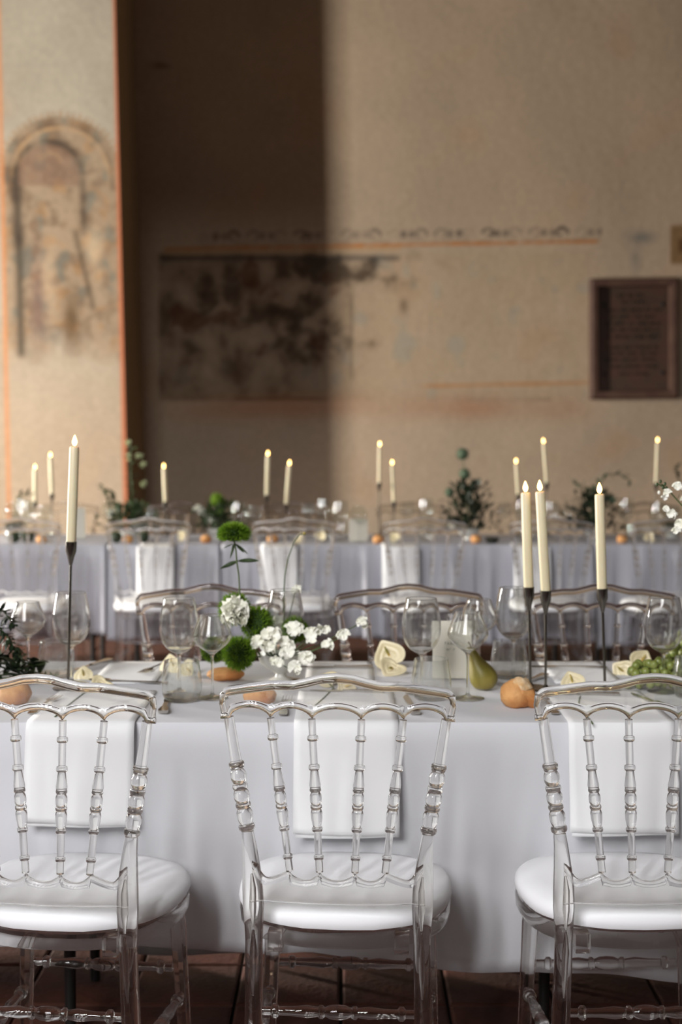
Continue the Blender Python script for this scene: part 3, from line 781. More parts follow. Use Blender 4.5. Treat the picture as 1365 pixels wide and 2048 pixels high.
def candle_set(px_b, py_b, px_c, py_c, px_t, py_t, lh, lc, zt=TOPZ, grp=None, r=.0112):
    """foot of the holder, where the wax enters the cup, top of the wax"""
    p = at_z(px_b, py_b, zt); q = at_y(px_c, py_c, p.y); tp = at_y(px_t, py_t, p.y)
    hz = q.z - .052 - zt
    h = mk_holder(lh, hz); h.location = p; lean = (q.x-p.x)/(q.z-zt)
    h.rotation_euler = (0, math.atan(lean), 0)
    base = Vector((q.x, p.y, q.z)); v = tp-base; L = v.length + .020
    c = mk_candle(lc, L, r); d = v.normalized()
    c.rotation_euler = (0, math.atan2(v.x, v.z), 0); c.location = base - d*.020
    if grp: h['group'] = grp[0]; c['group'] = grp[1]
    return h, c
candle_set(136, 1378, 142.5, 1083, 149, 893, 'slim steel candle holder alone at the left of the near table', 'lit ivory candle standing alone at the left of the near table')
candle_set(1062, 1376, 1058, 1174, 1052, 985, 'slim steel candle holder, left one of the close pair', 'lit ivory candle, left one of the close pair')
candle_set(1092, 1380, 1092, 1181, 1081, 983, 'slim steel candle holder, right one of the close pair', 'lit ivory candle, right one of the close pair')
candle_set(1211, 1378, 1205, 1177, 1200, 988, 'slim steel candle holder standing alone among grapes and napkins at the right', 'lit ivory candle rising alone right of the close pair')
far = [(70, 938, 70, 1003, 8.9), (101, 914, 104, 987, 8.9), (328, 936, 331, 1003, 8.3), (536, 911, 534, 990, 7.78), (579, 930, 573, 1008, 7.82), (760, 892, 759, 965, 8.3), (785, 929, 788, 1003, 9.65), (1033, 926, 1037, 988, 9.65), (1088, 886, 1094, 965, 8.95), (1316, 884, 1313, 965, 8.95)]
nm = ['low candle nearest the left picture edge', 'taller candle second from the left picture edge', 'amber flamed candle before the dark wall, left of centre', 'left candle of the blurred pair before the wall shadow', 'right candle of the blurred pair before the wall shadow', 'taller candle just right of the wall shadow edge', 'shorter candle just right of the wall shadow edge', 'shorter blurred candle above the near pair', 'taller blurred candle above the near pair', 'blurred candle near the right picture edge']
for (tx_, ty_, bx_, by_, Y), n_ in zip(far, nm):
    Y = 8.06 if Y > 8.2 else Y
    ft = at_y(bx_, 1070, Y)
    fx, fy = proj(ft.x, Y, TOPZ)
    candle_set(fx, fy, bx_, by_, tx_, ty_, 'holder of the ' + n_, 'lit ' + n_, r=.0112 if tx_ < 700 else .0088)

# ------------------------------------------------------------------ number cards
def card(name, cx, y, w_, hh, label, text=True, rz=0.1):
    t = thing(name, label, 'card', (cx, y, TOPZ+.0015), rz)
    m = MB(); m.box(-w_/2, w_/2, -.0006, .0006, 0, hh, Matrix.Rotation(math.radians(-4), 4, 'X')); m.build('card_sheet', M_paper, t, smooth=False)
    m = MB(); m.box(-w_*.3, w_*.3, 0.001, .030, 0, .003); m.box(-w_*.1, w_*.1, .006, .0075, 0, hh*.55, Matrix.Rotation(math.radians(-14), 4, 'X') @ Matrix.Translation((0, .02, 0)))
    m.build('card_foot', M_paper, t, smooth=False)
    if text:
        for s_, zz, sz in (('TABLE', hh*.585, .0085), ('N° 7', hh*.48, .0078)):
            cu = bpy.data.curves.new('lettering', 'FONT'); cu.body = s_; cu.size = sz; cu.align_x = 'CENTER'; cu.space_character = 1.35; cu.extrude = .0002
            tmp = bpy.data.objects.new('tmp', cu); C.objects.link(tmp); dg = bpy.context.evaluated_depsgraph_get()
            me = bpy.data.meshes.new_from_object(tmp.evaluated_get(dg)); bpy.data.objects.remove(tmp)
            me.materials.clear(); me.materials.append(M_ink)
            o = bpy.data.objects.new('lettering', me); C.objects.link(o); o.parent = t
            o.location = (-.004, -.0012 + math.sin(math.radians(4))*zz, zz); o.rotation_euler = (math.radians(90-4), 0, 0)
    return t
p = at_z(905, 1358, TOPZ); u_ = FPX/p.y
card('table_number_card', p.x, p.y, 79/u_, 116/u_, 'cream card printed TABLE and a number, standing left of the pear', rz=-.06)
for px, py, ww_, hh_, lb in [(718, 1083, .105, .12, 'blurred pale card standing on the second row right of centre'), (160, 1078, .06, .17, 'blurred pale card behind the left near candle')]:
    p = at_z(px, py, TOPZ); card('table_number_card', p.x, max(p.y, T2F+.06), ww_, hh_, lb, False, .3)

# ------------------------------------------------------------------ bread, fruit
def bread(px, py, rx, ry, rz_, label, rot=0, seed=0, floury=False, slash=True, Y=None, zb=TOPZ):
    p = at_z(px, py, zb); t = thing('bread_roll', label, 'bread', (p.x, p.y if Y is None else Y, zb), rot)
    m = MB(); S = Vector((seed*3.1, seed, 0))
    def d(q):
        f = 1 + .07*noise.noise(q*2.2+S)
        if slash: f -= .10*math.exp(-((q.y-.1*math.sin(q.x*3))/.16)**2)*(q.z > .1)
        if q.z < -.3: f *= 1
        return f
    m.ball((0, 0, rz_*.82), (rx, ry, rz_), 28, 20, None, d)
    m.v = [(x, y, max(z, 0)) for x, y, z in m.v]
    m.build('crust', M_bread, t)
    if floury:
        m = MB(); m.ball((.007, -.005, rz_*1.08), (rx*.70, ry*.82, rz_*.86), 24, 14, None, lambda q: (1 + .14*noise.noise(q*2.6+S)) if q.z > 0 else .8)
        m.build('torn_top', M_flour, t)
        m = MB()
        m.grid(lambda u, v: (rx*(.02+.9*u), -ry*(.55+.42*math.sin(v*pi)), rz_*(.35+1.35*v-.5*u)), 8, 8)
        o = m.build('lifted_crust', M_bread, t, solid=.004)
    return t
bread(1034, 1413, .036, .033, .033, 'golden roll with floury torn top between the pear and the right chair', .2, 1, True, False)
bread(520, 1408, .037, .030, .023, 'golden roll seen through the left end of the middle chair back', .1, 2)
bread(452, 1360, .045, .030, .017, 'flat brown roll under the green ball flowers', .1, 3)
bread(30, 1407, .036, .032, .029, 'plump golden roll seen through the left front chair', .3, 4)
for i, (px, Yo, lb) in enumerate([(83, .08, 'blurred roll at far left of the second row, right of two dark arches'), (256, .08, 'blurred roll on the second row left of the candle before the dark wall'), (412, .1, 'blurred roll by the dark green bush of the second row'), (546, .1, 'blurred roll below the blurred pair of candles'), (757, .07, 'blurred roll at the foot of the taller middle candle'), (952, .09, 'blurred upright roll right of the grey bowl'), (1245, .09, 'blurred roll right of the leafy bush')]):
    x = at_y(px, 1080, T2F+Yo).x; tt = bread(0, 1085, .030+.008*(i % 2), .028, .024, lb, U(0, 2), i+5, Y=T2F+Yo); tt.location.x = x
# pear
p = at_z(968, 1379, TOPZ)
t = thing('pear', 'green pear standing right of the table number card', 'pear', (p.x, p.y, TOPZ))
prof = [(.001, .003), (.012, .0005), (.023, .004), (.031, .016), (.0335, .030), (.031, .044), (.0245, .058), (.0185, .068), (.0155, .078), (.0130, .087), (.009, .094), (.003, .0965)]
m = MB(); rs = []
for r, z in prof:
    off = -.030*sm(.03, .1, z); rs.append([Vector((off+r*math.cos(2*pi*k/28), r*math.sin(2*pi*k/28), z - .10*r*math.cos(2*pi*k/28)*sm(.04, .09, z))) for k in range(28)])
m.rings(rs); m.build('flesh', M_pear, t, subsurf=1)
m = MB(); m.tube([(-.028, 0, .094), (-.031, 0, .104), (-.036, 0, .110)], [.0015, .0012, .0018], 8); m.build('stalk', M_wood, t)
# grapes
gr0 = MB(); gr0.ball((0, 0, 0), (.0098, .0098, .0108), 14, 10)
def grapes(px, py, n, sx, sy, sz, label, seed):
    p = at_z(px, py, TOPZ); t = thing('grape_bunch', label, 'grapes', (p.x, p.y, TOPZ)); rnd = random.Random(seed); pts = []; g0 = None; tries = 0
    while len(pts) < n and tries < 9000:
        tries += 1
        q = Vector((rnd.uniform(-1, 1), rnd.uniform(-1, 1), rnd.uniform(0, 1)))
        if q.x**2+q.y**2+q.z**2 > 1 or (q.x**2+q.y**2+q.z**2 < .3): continue
        v = Vector((q.x*sx, q.y*sy, .0102+q.z*sz))
        if all((v-w_).length > .0172 for w_ in pts): pts.append(v)
    for v in pts:
        if g0 is None: o = g0 = gr0.build('grape', M_grape, t)
        else: o = g0.copy(); C.objects.link(o)
        o.location = v; o.rotation_euler = (rnd.uniform(-.6, .6), rnd.uniform(-.6, .6), 0); s = rnd.uniform(.9, 1.1); o.scale = (s, s, s)
    m = MB()
    for k in range(0, len(pts), 3): m.tube([(0, 0, sz*.35), Vector((0, 0, sz*.4)).lerp(pts[k], .6), pts[k]], [.0016, .0012, .001], 5)
    m.build('stalk', M_stem, t)
grapes(1312, 1378, 58, .068, .05, .060, 'green grape bunch on the near table, its top below the right wine glass', 1)
grapes(1372, 1350, 40, .045, .05, .095, 'green grape heap rising at the right picture edge', 2)

# ------------------------------------------------------------------ cutlery
def flat(outline, th, zf):
    m = MB(); n = len(outline)
    m.rings([[Vector((x, y, zf(y)-th/2)) for x, y in outline], [Vector((x, y, zf(y)+th/2)) for x, y in outline]]); return m
def handle_pts(w0, w1, L):
    return [(-w0/2, 0), (-w0*.62, .01), (-w0*.5, .03), (-w1/2, L*.6), (-w1/2, L)], [(w1/2, L), (w1/2, L*.6), (w0*.5, .03), (w0*.62, .01), (w0/2, 0)]
def fork(label, loc, rz, m_=None):
    t = thing('fork', label, 'fork', loc, rz); a, b_ = handle_pts(.015, .0065, .12)
    zf = lambda y: .003+.004*math.sin(max(0, min(1, y/.2))*pi)
    m = flat(a+[(-.011, .135), (-.012, .15)]+[(.012, .15), (.011, .135)]+b_, .002, zf); m.build('handle', M_silver, t)
    q0 = None
    for k in range(4):
        if q0 is None: mm = MB(); mm.tube([(0, .148, zf(.148)), (0, .17, zf(.17)+.001), (0, .192, zf(.19)+.003)], [(.0009, .0018), (.0009, .0016), (.0006, .0007)], 6); q = q0 = mm.build('tine', M_silver, t)
        else: q = q0.copy(); C.objects.link(q)
        q.location = (-.0096+k*.0064, 0, 0)
    return t
def knife(label, loc, rz, L=.21):
    t = thing('knife', label, 'knife', loc, rz); a, b_ = handle_pts(.018, .010, .095)
    flat(a+b_, .006, lambda y: .0045).build('handle', M_silver, t)
    flat([(-.005, .094), (-.008, .13), (-.008, L-.03), (.0, L-.004), (.006, L), (.006, .1), (.005, .094)], .0014, lambda y: .004).build('blade', M_silver, t); return t
def spoon(label, loc, rz):
    t = thing('spoon', label, 'spoon', loc, rz); a, b_ = handle_pts(.014, .006, .13)
    flat(a+b_, .002, lambda y: .003+.003*math.sin(y/.13*pi*.5)).build('handle', M_silver, t)
    m = MB(); m.grid(lambda u, v: (.019*math.sin(pi*v)**.6*(2*u-1), .128+.055*v, .0075-.006*(1-(2*u-1)**2)*math.sin(pi*v)), 8, 10); m.build('bowl', M_silver, t, solid=.001); return t
def P(px, py): q = at_z(px, py, TOPZ+.0008); return (q.x, q.y, q.z)
fork('silver fork left of the napkin of the left front chair', P(62, 1430), -.10)
fork('silver fork left of the napkin of the middle front chair', P(566, 1432), -.02)
fork('silver fork left of the napkin of the right front chair', P(1112, 1430), .02)
knife('silver knife beside the water tumbler, right of the left napkin', P(326, 1428), .05)
knife('silver knife right of the napkin of the middle front chair', P(832, 1430), .06)
knife('silver knife right of the napkin of the right front chair', P(1358, 1424), .30)
spoon('silver spoon lying crosswise above the left front napkin', P(330, 1368), 1.45)
knife('silver knife lying crosswise above the middle front napkin', P(770, 1386), 1.5, .17)
knife('silver knife lying crosswise above the right front napkin', P(1240, 1392), 1.5, .17)
for i, (px, py, rz, lb) in enumerate([(222, 1322, 2.75, 'dark looking knife at left edge of the far left napkin'), (338, 1326, 2.9, 'far side fork right of the far left napkin'), (745, 1337, 1.55, 'far side knife left of the upright cream spathe'), (1215, 1337, 1.6, 'far side knife behind the rightmost near candle holder'), (1092, 1352, 2.6, 'far side fork right of the close pair of candles')]):
    (knife if i % 2 == 0 else fork)(lb, P(px, py), rz)

# ------------------------------------------------------------------ flowers
def frame_of(d):
    d = Vector(d).normalized(); r = Vector((0, 0, 1)) if abs(d.z) < .9 else Vector((1, 0, 0))
    a = d.cross(r).normalized(); return a, d.cross(a).normalized(), d
def spiky(mb, c, r, n, squash=1, lo=-1.0, ln=.28, rnd=random):
    c = Vector(c)
    for i in range(n):
        z = 1-(i+.5)/n*(1-lo); ph = i*2.399963; q = math.sqrt(max(0, 1-z*z)); d = Vector((q*math.cos(ph), q*math.sin(ph), z))
        d = (d + Vector((rnd.uniform(-.1, .1), rnd.uniform(-.1, .1), rnd.uniform(-.1, .1)))).normalized()
        a, b_, _ = frame_of(d); an = rnd.uniform(0, pi); s = a*math.cos(an)+b_*math.sin(an)
        S = Vector((1, 1, squash)); w_ = r*.035; l0 = r*(1-ln); l1 = r*rnd.uniform(.93, 1.06)
        def T(v): return c + Vector((v.x*S.x, v.y*S.y, v.z*S.z))
        side = s.cross(d)
        mb.add([T(d*l0+s*w_), T(d*l0-s*w_), T(d*(l0+l1)/2-s*w_*.8+side*w_*.4), T(d*l1+side*w_), T(d*(l0+l1)/2+s*w_*.8+side*w_*.4)], [(0, 1, 2, 4), (4, 2, 3)])
def leaf(mb, base, tip, width, droop=.0, cup=.2, n=6, up=Vector((0, 0, 1))):
    base, tip = Vector(base), Vector(tip); ax = tip-base; L = ax.length; s = ax.cross(up)
    if s.length < 1e-6: s = Vector((1, 0, 0))
    s.normalize(); nn = s.cross(ax).normalized()
    def fn(u, v):
        wv = width*math.sin(pi*min(1, v*.93+.05))**.75*(1-v*.25); x = (2*u-1)
        return base + ax*v + s*(x*wv*.5) + nn*(droop*L*math.sin(pi*v) + cup*abs(x)*wv*.5)
    mb.grid(fn, 4, n)
def petal(mb, c, d, r, ruff=.2, seed=0, cup=.5, spin=0):
    a, b_, d = frame_of(d); q = math.cos(spin)*a+math.sin(spin)*b_; p_ = d.cross(q); c = Vector(c)
    def fn(u, v):
        an = (u-.5)*2.0; rr = r*v; z = cup*r*v*v + ruff*r*v*v*noise.noise(Vector((u*6+seed, v*2.2, seed*1.7)))*1.6
        e = 1 + .12*noise.noise(Vector((u*9, seed, 4)))
        return c + q*(rr*math.cos(an)*e) + p_*(rr*math.sin(an)*e) + d*z
    mb.grid(fn, 8, 5)
def ruffle(mb, c, d, r, n, seed):
    rnd = random.Random(seed); c = Vector(c); a, b_, d = frame_of(d)
    for i in range(n):
        t = i/n; an = i*2.4; k = .15+.85*t
        dd = (d*(1-k*.8) + (a*math.cos(an)+b_*math.sin(an))*k).normalized()
        petal(mb, c + dd*r*.12, dd, r*rnd.uniform(.75, 1.0), .45, rnd.uniform(0, 50), .75, rnd.uniform(0, 6.28))
def dianthus(px, py, Y, r, label, stem_to, squash=1, lo=-1, n=900, nm='green_dianthus'):
    c = at_y(px, py, Y); t = thing(nm, label, 'flower', c); r = r/(FPX/Y)
    m = MB(); spiky(m, (0, 0, 0), r, n, squash, lo, .34); m.build('flower_head', M_green, t, smooth=False)
    m = MB(); m.ball((0, 0, 0), (r*.74, r*.74, r*.74*squash), 16, 10); m.build('head_core', M_gcore, t)
    st = Vector(stem_to)-c; m = MB(); m.tube([(0, 0, -r*.3), st*.5+Vector((.004, 0, 0)), st], [.0018]*3, 8); m.build('stem', M_stem, t)
    return t
FY1 = 3.34
bowl_c = at_z(562, 1362, TOPZ); bowl_c.y = 3.33
BX = at_y(562, 1345, 3.33).x
t = thing('flower_bowl', 'pale footed bowl holding the near flower arrangement', 'bowl', (BX, 3.33, TOPZ))
m = MB(); m.lathe([(0, 0), (.026, 0), (.028, .003), (.014, .010), (.012, .018), (.034, .030), (.050, .046), (.056, .066), (.0535, .066), (.047, .048), (.030, .034), (0, .030)], 32); m.build('body', M_ceram, t)
m = MB(); m.ball((0, 0, .05), (.044, .044, .012), 16, 8); m.build('floral_foam', M_dleaf, t)
SB_ = (BX-.01, 3.33, TOPZ+.05)
dianthus(470, 1218, 3.34, 36, 'green ball flower behind the round white carnation', SB_)
dianthus(514, 1246, 3.33, 37, 'green ball flower right of the round white carnation', SB_)
dianthus(590, 1259, 3.36, 30, 'green ball flower half hidden behind the white blossoms', SB_)
dianthus(478, 1307, 3.27, 37, 'largest low green ball flower left of the pale bowl', SB_, n=1300)
dianthus(428, 1300, 3.34, 29, 'green ball flower behind the wide glass, leftmost of the arrangement', SB_)
# tall one: flat head with drooping bracts and a leafy stalk
hd = at_y(468, 1068, 3.30)
t = thing('green_dianthus', 'tall flat topped green flower standing high above the arrangement', 'flower', hd); k_ = 3.30/FPX
m = MB(); spiky(m, (0, 0, 0), 37*k_, 1300, .72, -.55, .5); m.build('flower_head', M_green, t, smooth=False)
m = MB(); m.ball((0, 0, 0), (25*k_, 25*k_, 15*k_), 16, 10); m.build('head_core', M_gcore, t)
def rel(px, py, Y=3.30): return at_y(px, py, Y)-hd
st_pts = [rel(468, 1080), rel(472, 1100), rel(474, 1125), rel(478, 1150), rel(480, 1190), rel(485, 1240), rel(520, 1310)]
m = MB(); m.tube(st_pts, [.0022, .0019, .0019, .0019, .0019, .0019, .0019], 8); m.build('stem', M_stem, t)
for a, b_, w_, dr in [((476, 1122), (440, 1138), .011, .25), ((476, 1122), (519, 1121), .011, .25), ((469, 1088), (461, 1116), .006, .1), ((471, 1088), (496, 1108), .006, .2), ((466, 1088), (446, 1097), .003, .1), ((471, 1088), (488, 1106), .005, -.1), ((468, 1088), (464, 1104), .006, .1)]:
    m = MB(); leaf(m, rel(*a), rel(*b_)+Vector((0, U(-.01, .01), 0)), w_, dr, .3, 8, Vector((0, 1, 0))); m.build('leaf', M_leaf, t, solid=.0006)
# carnation
def stemmed(nm_, px, py, Y, label, fill, stem_to=SB_, cat='flower', stemr=.0014, mid=None):
    c = at_y(px, py, Y); t = thing(nm_, label, cat, c); m = MB(); fill(m, Y/FPX); m.build('flower_head', M_white, t)
    m = MB(); m.ball((0, .004, -.001), (.0035, .004, .0045), 8, 6); m.build('calyx', M_leaf, t)
    if stem_to is not None:
        st = Vector(stem_to)-c; md = st*.5+Vector((0, 0, -.008)) if mid is None else mid
        m = MB(); m.tube([(0, .002, 0), md, st], stemr, 7); m.build('stem', M_stem, t)
    return t
stemmed('white_carnation', 472, 1222, 3.27, 'round ruffled white carnation in front of the green ball flowers', lambda m, k: ruffle(m, (0, .012, -.004), (-.1, -1, .25), 25*k, 34, 3))
def sweet(seed, size, dirs=((0, -1, .2),)):
    def f(m, k):
        rnd = random.Random(seed); S_ = size*k
        for j, d in enumerate(dirs):
            d = Vector(d); off = Vector((rnd.uniform(-1, 1), rnd.uniform(0, .6), rnd.uniform(-1, 1)))*S_*.8*(j > 0); z_ = .75 if j else 1
            up = -pi/2 + rnd.uniform(-.9, .9)
            for sp_, rr, cu, ru in ((-.75, 1.3, .10, .40), (.75, 1.3, .10, .40), (-2.2, .85, .9, .35), (2.2, .85, .9, .35)):
                dd = d + Vector((rnd.uniform(-.35, .35), rnd.uniform(-.2, .2), rnd.uniform(-.35, .35)))
                petal(m, off, dd, S_*z_*rr*rnd.uniform(.8, 1.15), ru, rnd.uniform(0, 90), cu, up+sp_)
    return f
WF = [(515, 1283, 3.26, 15, 'small winged white blossom at the left of the white cluster'), (541, 1272, 3.25, 26, 'large ruffled white blossom left of centre in the cluster'), (537, 1296, 3.24, 20, 'white blossom just above the pale bowl rim, left'), (586, 1262, 3.28, 22, 'white blossom in front of the half hidden green ball'), (572, 1285, 3.25, 20, 'white blossom in the middle of the cluster'), (575, 1305, 3.22, 18, 'white blossom hanging over the front of the pale bowl'), (556, 1328, 3.21, 18, 'lowest white blossom hanging in front of the pale bowl'), (625, 1270, 3.27, 22, 'trumpet like white blossom right of the green ball'), (652, 1291, 3.26, 17, 'pointed star like white blossom at lower right'), (653, 1259, 3.28, 13, 'small upright white blossom above the star like one'), (688, 1272, 3.27, 17, 'white blossom near the right end of the spray'), (725, 1245, 3.27, 16, 'outermost white blossom at the tip of the spray'), (612, 1318, 3.24, 22, 'soft white blossom right of the pale bowl'), (592, 1182, 3.42, 13, 'faint white blossom high beside the thin stalk'), (553, 1245, 3.38, 17, 'shaded white blossom between the green balls'), (590, 1335, 3.22, 16, 'white blossom fallen low beside the bowl foot')]
for i, (px, py, Y, s, lb) in enumerate(WF):
    rnd = random.Random(i); stemmed('white_blossom', px, py, Y, lb, sweet(i*3+1, s*.66, ((rnd.uniform(-.4, .4), -1, rnd.uniform(-.1, .5)), (rnd.uniform(-.6, .6), -.8, rnd.uniform(-.6, .4)))), SB_ if i != 12 else SB_)
# thin curved stalk with a bud
a = at_y(566, 1245, 3.36); t = thing('thin_stalk', 'thin curved green stalk with a tiny yellow bud at its tip', 'stalk', a)
pts = [at_y(x, y, 3.36)-a for x, y in [(568, 1275), (569, 1230), (568, 1190), (570, 1150), (577, 1115), (588, 1085), (600, 1069), (609, 1067)]]
m = MB(); m.tube([Vector(SB_)-a]+pts, [.0015]*6+[.0011]*3, 7); m.build('stem', M_stem, t)
m = MB(); m.ball(pts[-1], .004, 8, 6); o = m.build('bud', M_spadix, t)

# anthurium spathes
def anthurium(px, py, Y, size, face, roll, label, stem=None, open_=.35):
    """heart shaped waxy spathe with concentric ridges, spadix and stalk"""
    c = at_y(px, py, Y); t = thing('anthurium', label, 'flower', c); k = size*Y/FPX
    a, b_, d = frame_of(face); A_ = a*math.cos(roll)+b_*math.sin(roll); B_ = d.cross(A_)
    m = MB()
    def fn(u, v):
        an = 2*pi*u; r = v
        hx = (.55*16*math.sin(an)**3/17 + .45*math.sin(an)); hy = .6*(13*math.cos(an)-5*math.cos(2*an)-2*math.cos(3*an)-math.cos(4*an))/17 + .4*math.cos(an)
        x, y = hx*r, hy*r
        z = open_*(x*x+.6*y*y)*.8 + .030*math.sin(r*17)*(1-.3*r) + .04*math.cos(an*3)*r
        return A_*(x*k) + B_*(y*k) + d*(z*k)
    m.grid(fn, 36, 14); m.build('spathe', M_cream, t, solid=.0009)
    m = MB(); m.tube([d*.002, d*k*.25+B_*k*-.18, d*k*.45+B_*k*-.5], [k*.07, k*.085, k*.05], 10); m.build('spadix', M_spadix, t)
    if stem:
        q = [at_z(x, y, TOPZ+.003)-c for x, y in stem]; m = MB(); m.tube([-d*.001]+q, [.0018]*(len(q)+1), 8); m.build('stalk', M_stem, t)
    return t
anthurium(779, 1311, 3.50, 34, (-.15, -1, .35), .5, 'upright cream heart flower left of the tall glass at the number card')
anthurium(785, 1338, 3.42, 30, (.1, -.6, .9), 2.4, 'flat cream heart flower below the upright one, left of the number card')
anthurium(655, 1362, 3.27, 26, (-.1, -.55, 1), 1.2, 'cream heart flower lying on the middle front napkin', [(668, 1376), (650, 1394), (630, 1412)])
anthurium(690, 1374, 3.22, 24, (.3, -.6, .8), 4.4, 'second cream heart flower lying on the middle napkin, to the right')
anthurium(343, 1332, 3.46, 25, (-.5, -1, .4), .3, 'cream heart flower standing behind the left water tumbler')
anthurium(375, 1338, 3.42, 24, (.4, -.8, .7), 3.6, 'cream heart flower leaning right behind the left water tumbler')
anthurium(168, 1352, 3.36, 22, (-.2, -1, .6), .2, 'cream heart flower just right of the left candle holder')
anthurium(203, 1370, 3.26, 25, (.2, -.5, .8), 2.2, 'cream heart flower lying above the left front napkin', [(170, 1385), (150, 1400), (125, 1420), (110, 1434)])
anthurium(1146, 1365, 3.26, 26, (-.2, -.8, .7), .4, 'cream heart flower seen above the right front chair back, left one')
anthurium(1168, 1384, 3.20, 26, (.3, -.4, .9), 3.4, 'cream heart flower lying on the right front napkin', [(1160, 1396), (1158, 1412), (1186, 1447)])
anthurium(1248, 1343, 3.42, 26, (-.4, -1, .4), 1.0, 'cream heart flower at the left foot of the grapes')
anthurium(1283, 1322, 3.46, 26, (.2, -1, .5), 5.6, 'cream heart flower leaning on top of the grapes')

# leafy things near
def sprig(nm_, label, pts, n, lw, ll, m_, seed, spread=1.0, cat='foliage', stemr=.0016, leafname='leaf'):
    rnd = random.Random(seed); o_ = Vector(pts[0]); P_ = [Vector(p)-o_ for p in pts]
    t = thing(nm_, label, cat, o_); m = MB(); m.tube(P_, [stemr]*len(P_), 6); m.build('stem', M_stem, t)
    m = MB()
    for i in range(n):
        u = (i+.5)/n*(len(P_)-1); k = min(int(u), len(P_)-2); b_ = P_[k].lerp(P_[k+1], u-k); ax = (P_[k+1]-P_[k]).normalized()
        sd = Vector((rnd.uniform(-1, 1), rnd.uniform(-.8, .8), rnd.uniform(-1, 1))); sd = (sd - ax*sd.dot(ax)).normalized()*spread
        L = ll*rnd.uniform(.7, 1.2); leaf(m, b_, b_+(ax*.5+sd).normalized()*L, lw*rnd.uniform(.8, 1.2), rnd.uniform(-.2, .2), .25, 5)
    o = m.build('leaves', m_, t); o['kind'] = 'stuff'
    return t
sprig('leafy_branch', 'dark leafy branch hanging at the left picture edge, upper', [at_y(-60, 1190, 3.25), at_y(-20, 1230, 3.25), at_y(15, 1275, 3.25), at_y(40, 1315, 3.25)], 90, .011, .026, M_dleaf, 3)
sprig('leafy_branch', 'dark leafy branch at the left picture edge beside the leftmost glass', [at_y(-70, 1240, 3.3), at_y(-30, 1225, 3.3), at_y(5, 1220, 3.3), at_y(28, 1250, 3.3)], 70, .012, .026, M_dleaf, 4)
def leafheap(label, px0, px1, py, Y, n, seed, hgt, m_=M_dleaf, sz=.03):
    rnd = random.Random(seed); c = at_z((px0+px1)/2, py, TOPZ); hw = abs(at_z(px1, py, TOPZ).x-c.x)
    t = thing('leaf_garland', label, 'foliage', c); g0 = None
    for i in range(n):
        b_ = Vector((rnd.uniform(-hw, hw), rnd.uniform(-.05, .05), rnd.uniform(.006, hgt))); d = Vector((rnd.uniform(-1, 1), rnd.uniform(-1, .3), rnd.uniform(-.2, .8))).normalized()
        m = MB(); e_ = b_+d*sz*rnd.uniform(.8, 1.2); e_.z = max(e_.z, .005); leaf(m, b_, e_, sz*.62, rnd.uniform(-.1, .25), .2, 5); m.build('leaf', m_, t)
    m = MB(); m.tube([(-hw, 0, .006), (0, .01, .01), (hw, 0, .006)], .002, 6); m.build('stem', M_stem, t)
    return t
leafheap('dark green leaf garland beside the plump roll at the left', -50, 66, 1366, 3.2, 50, 5, .050, M_dleaf, .042)
leafheap('mid green leaves behind the plump roll at the left', -30, 84, 1358, 3.3, 46, 6, .040, M_leaf, .040)
sprig('herb_sprig', 'fine grey green herb sprig at the foot of the leftmost glass', [at_z(60, 1340, TOPZ+.004), at_z(78, 1345, TOPZ+.012), at_z(100, 1352, TOPZ+.01), at_z(118, 1350, TOPZ+.02)], 34, .003, .014, M_sage, 8, stemr=.0009)
# white stock reaching in from the right
b0 = at_y(1400, 1075, 3.1)
t = sprig('white_stock', 'arching white stock flower entering at the right picture edge', [at_y(1440, 1110, 3.1), at_y(1385, 1040, 3.1), at_y(1366, 1012, 3.1), at_y(1342, 985, 3.1), at_y(1318, 968, 3.1)], 4, .007, .02, M_leaf, 9, cat='flower')
o0 = Vector(t.location)
for i, (px, py, s) in enumerate([(1336, 988, 13), (1356, 975, 14), (1343, 1028, 15), (1334, 1018, 11), (1362, 1050, 15), (1354, 1062, 12), (1375, 1000, 16)]):
    m = MB(); sweet(60+i, s*.6, ((-.4, -1, .1), (-.2, -.8, -.4)))(m, 3.1/FPX); q = m.build('blossom', M_white, t); q.location = at_y(px, py, 3.08)-o0
for i, (px, py) in enumerate([(1315, 969), (1322, 963), (1331, 968), (1319, 985), (1334, 976), (1327, 975)]):
    m = MB(); m.ball((0, 0, 0), (.0032, .0032, .0045), 8, 6); q = m.build('bud', M_leaf if i != 3 else M_white, t); q.location = at_y(px, py, 3.09)-o0

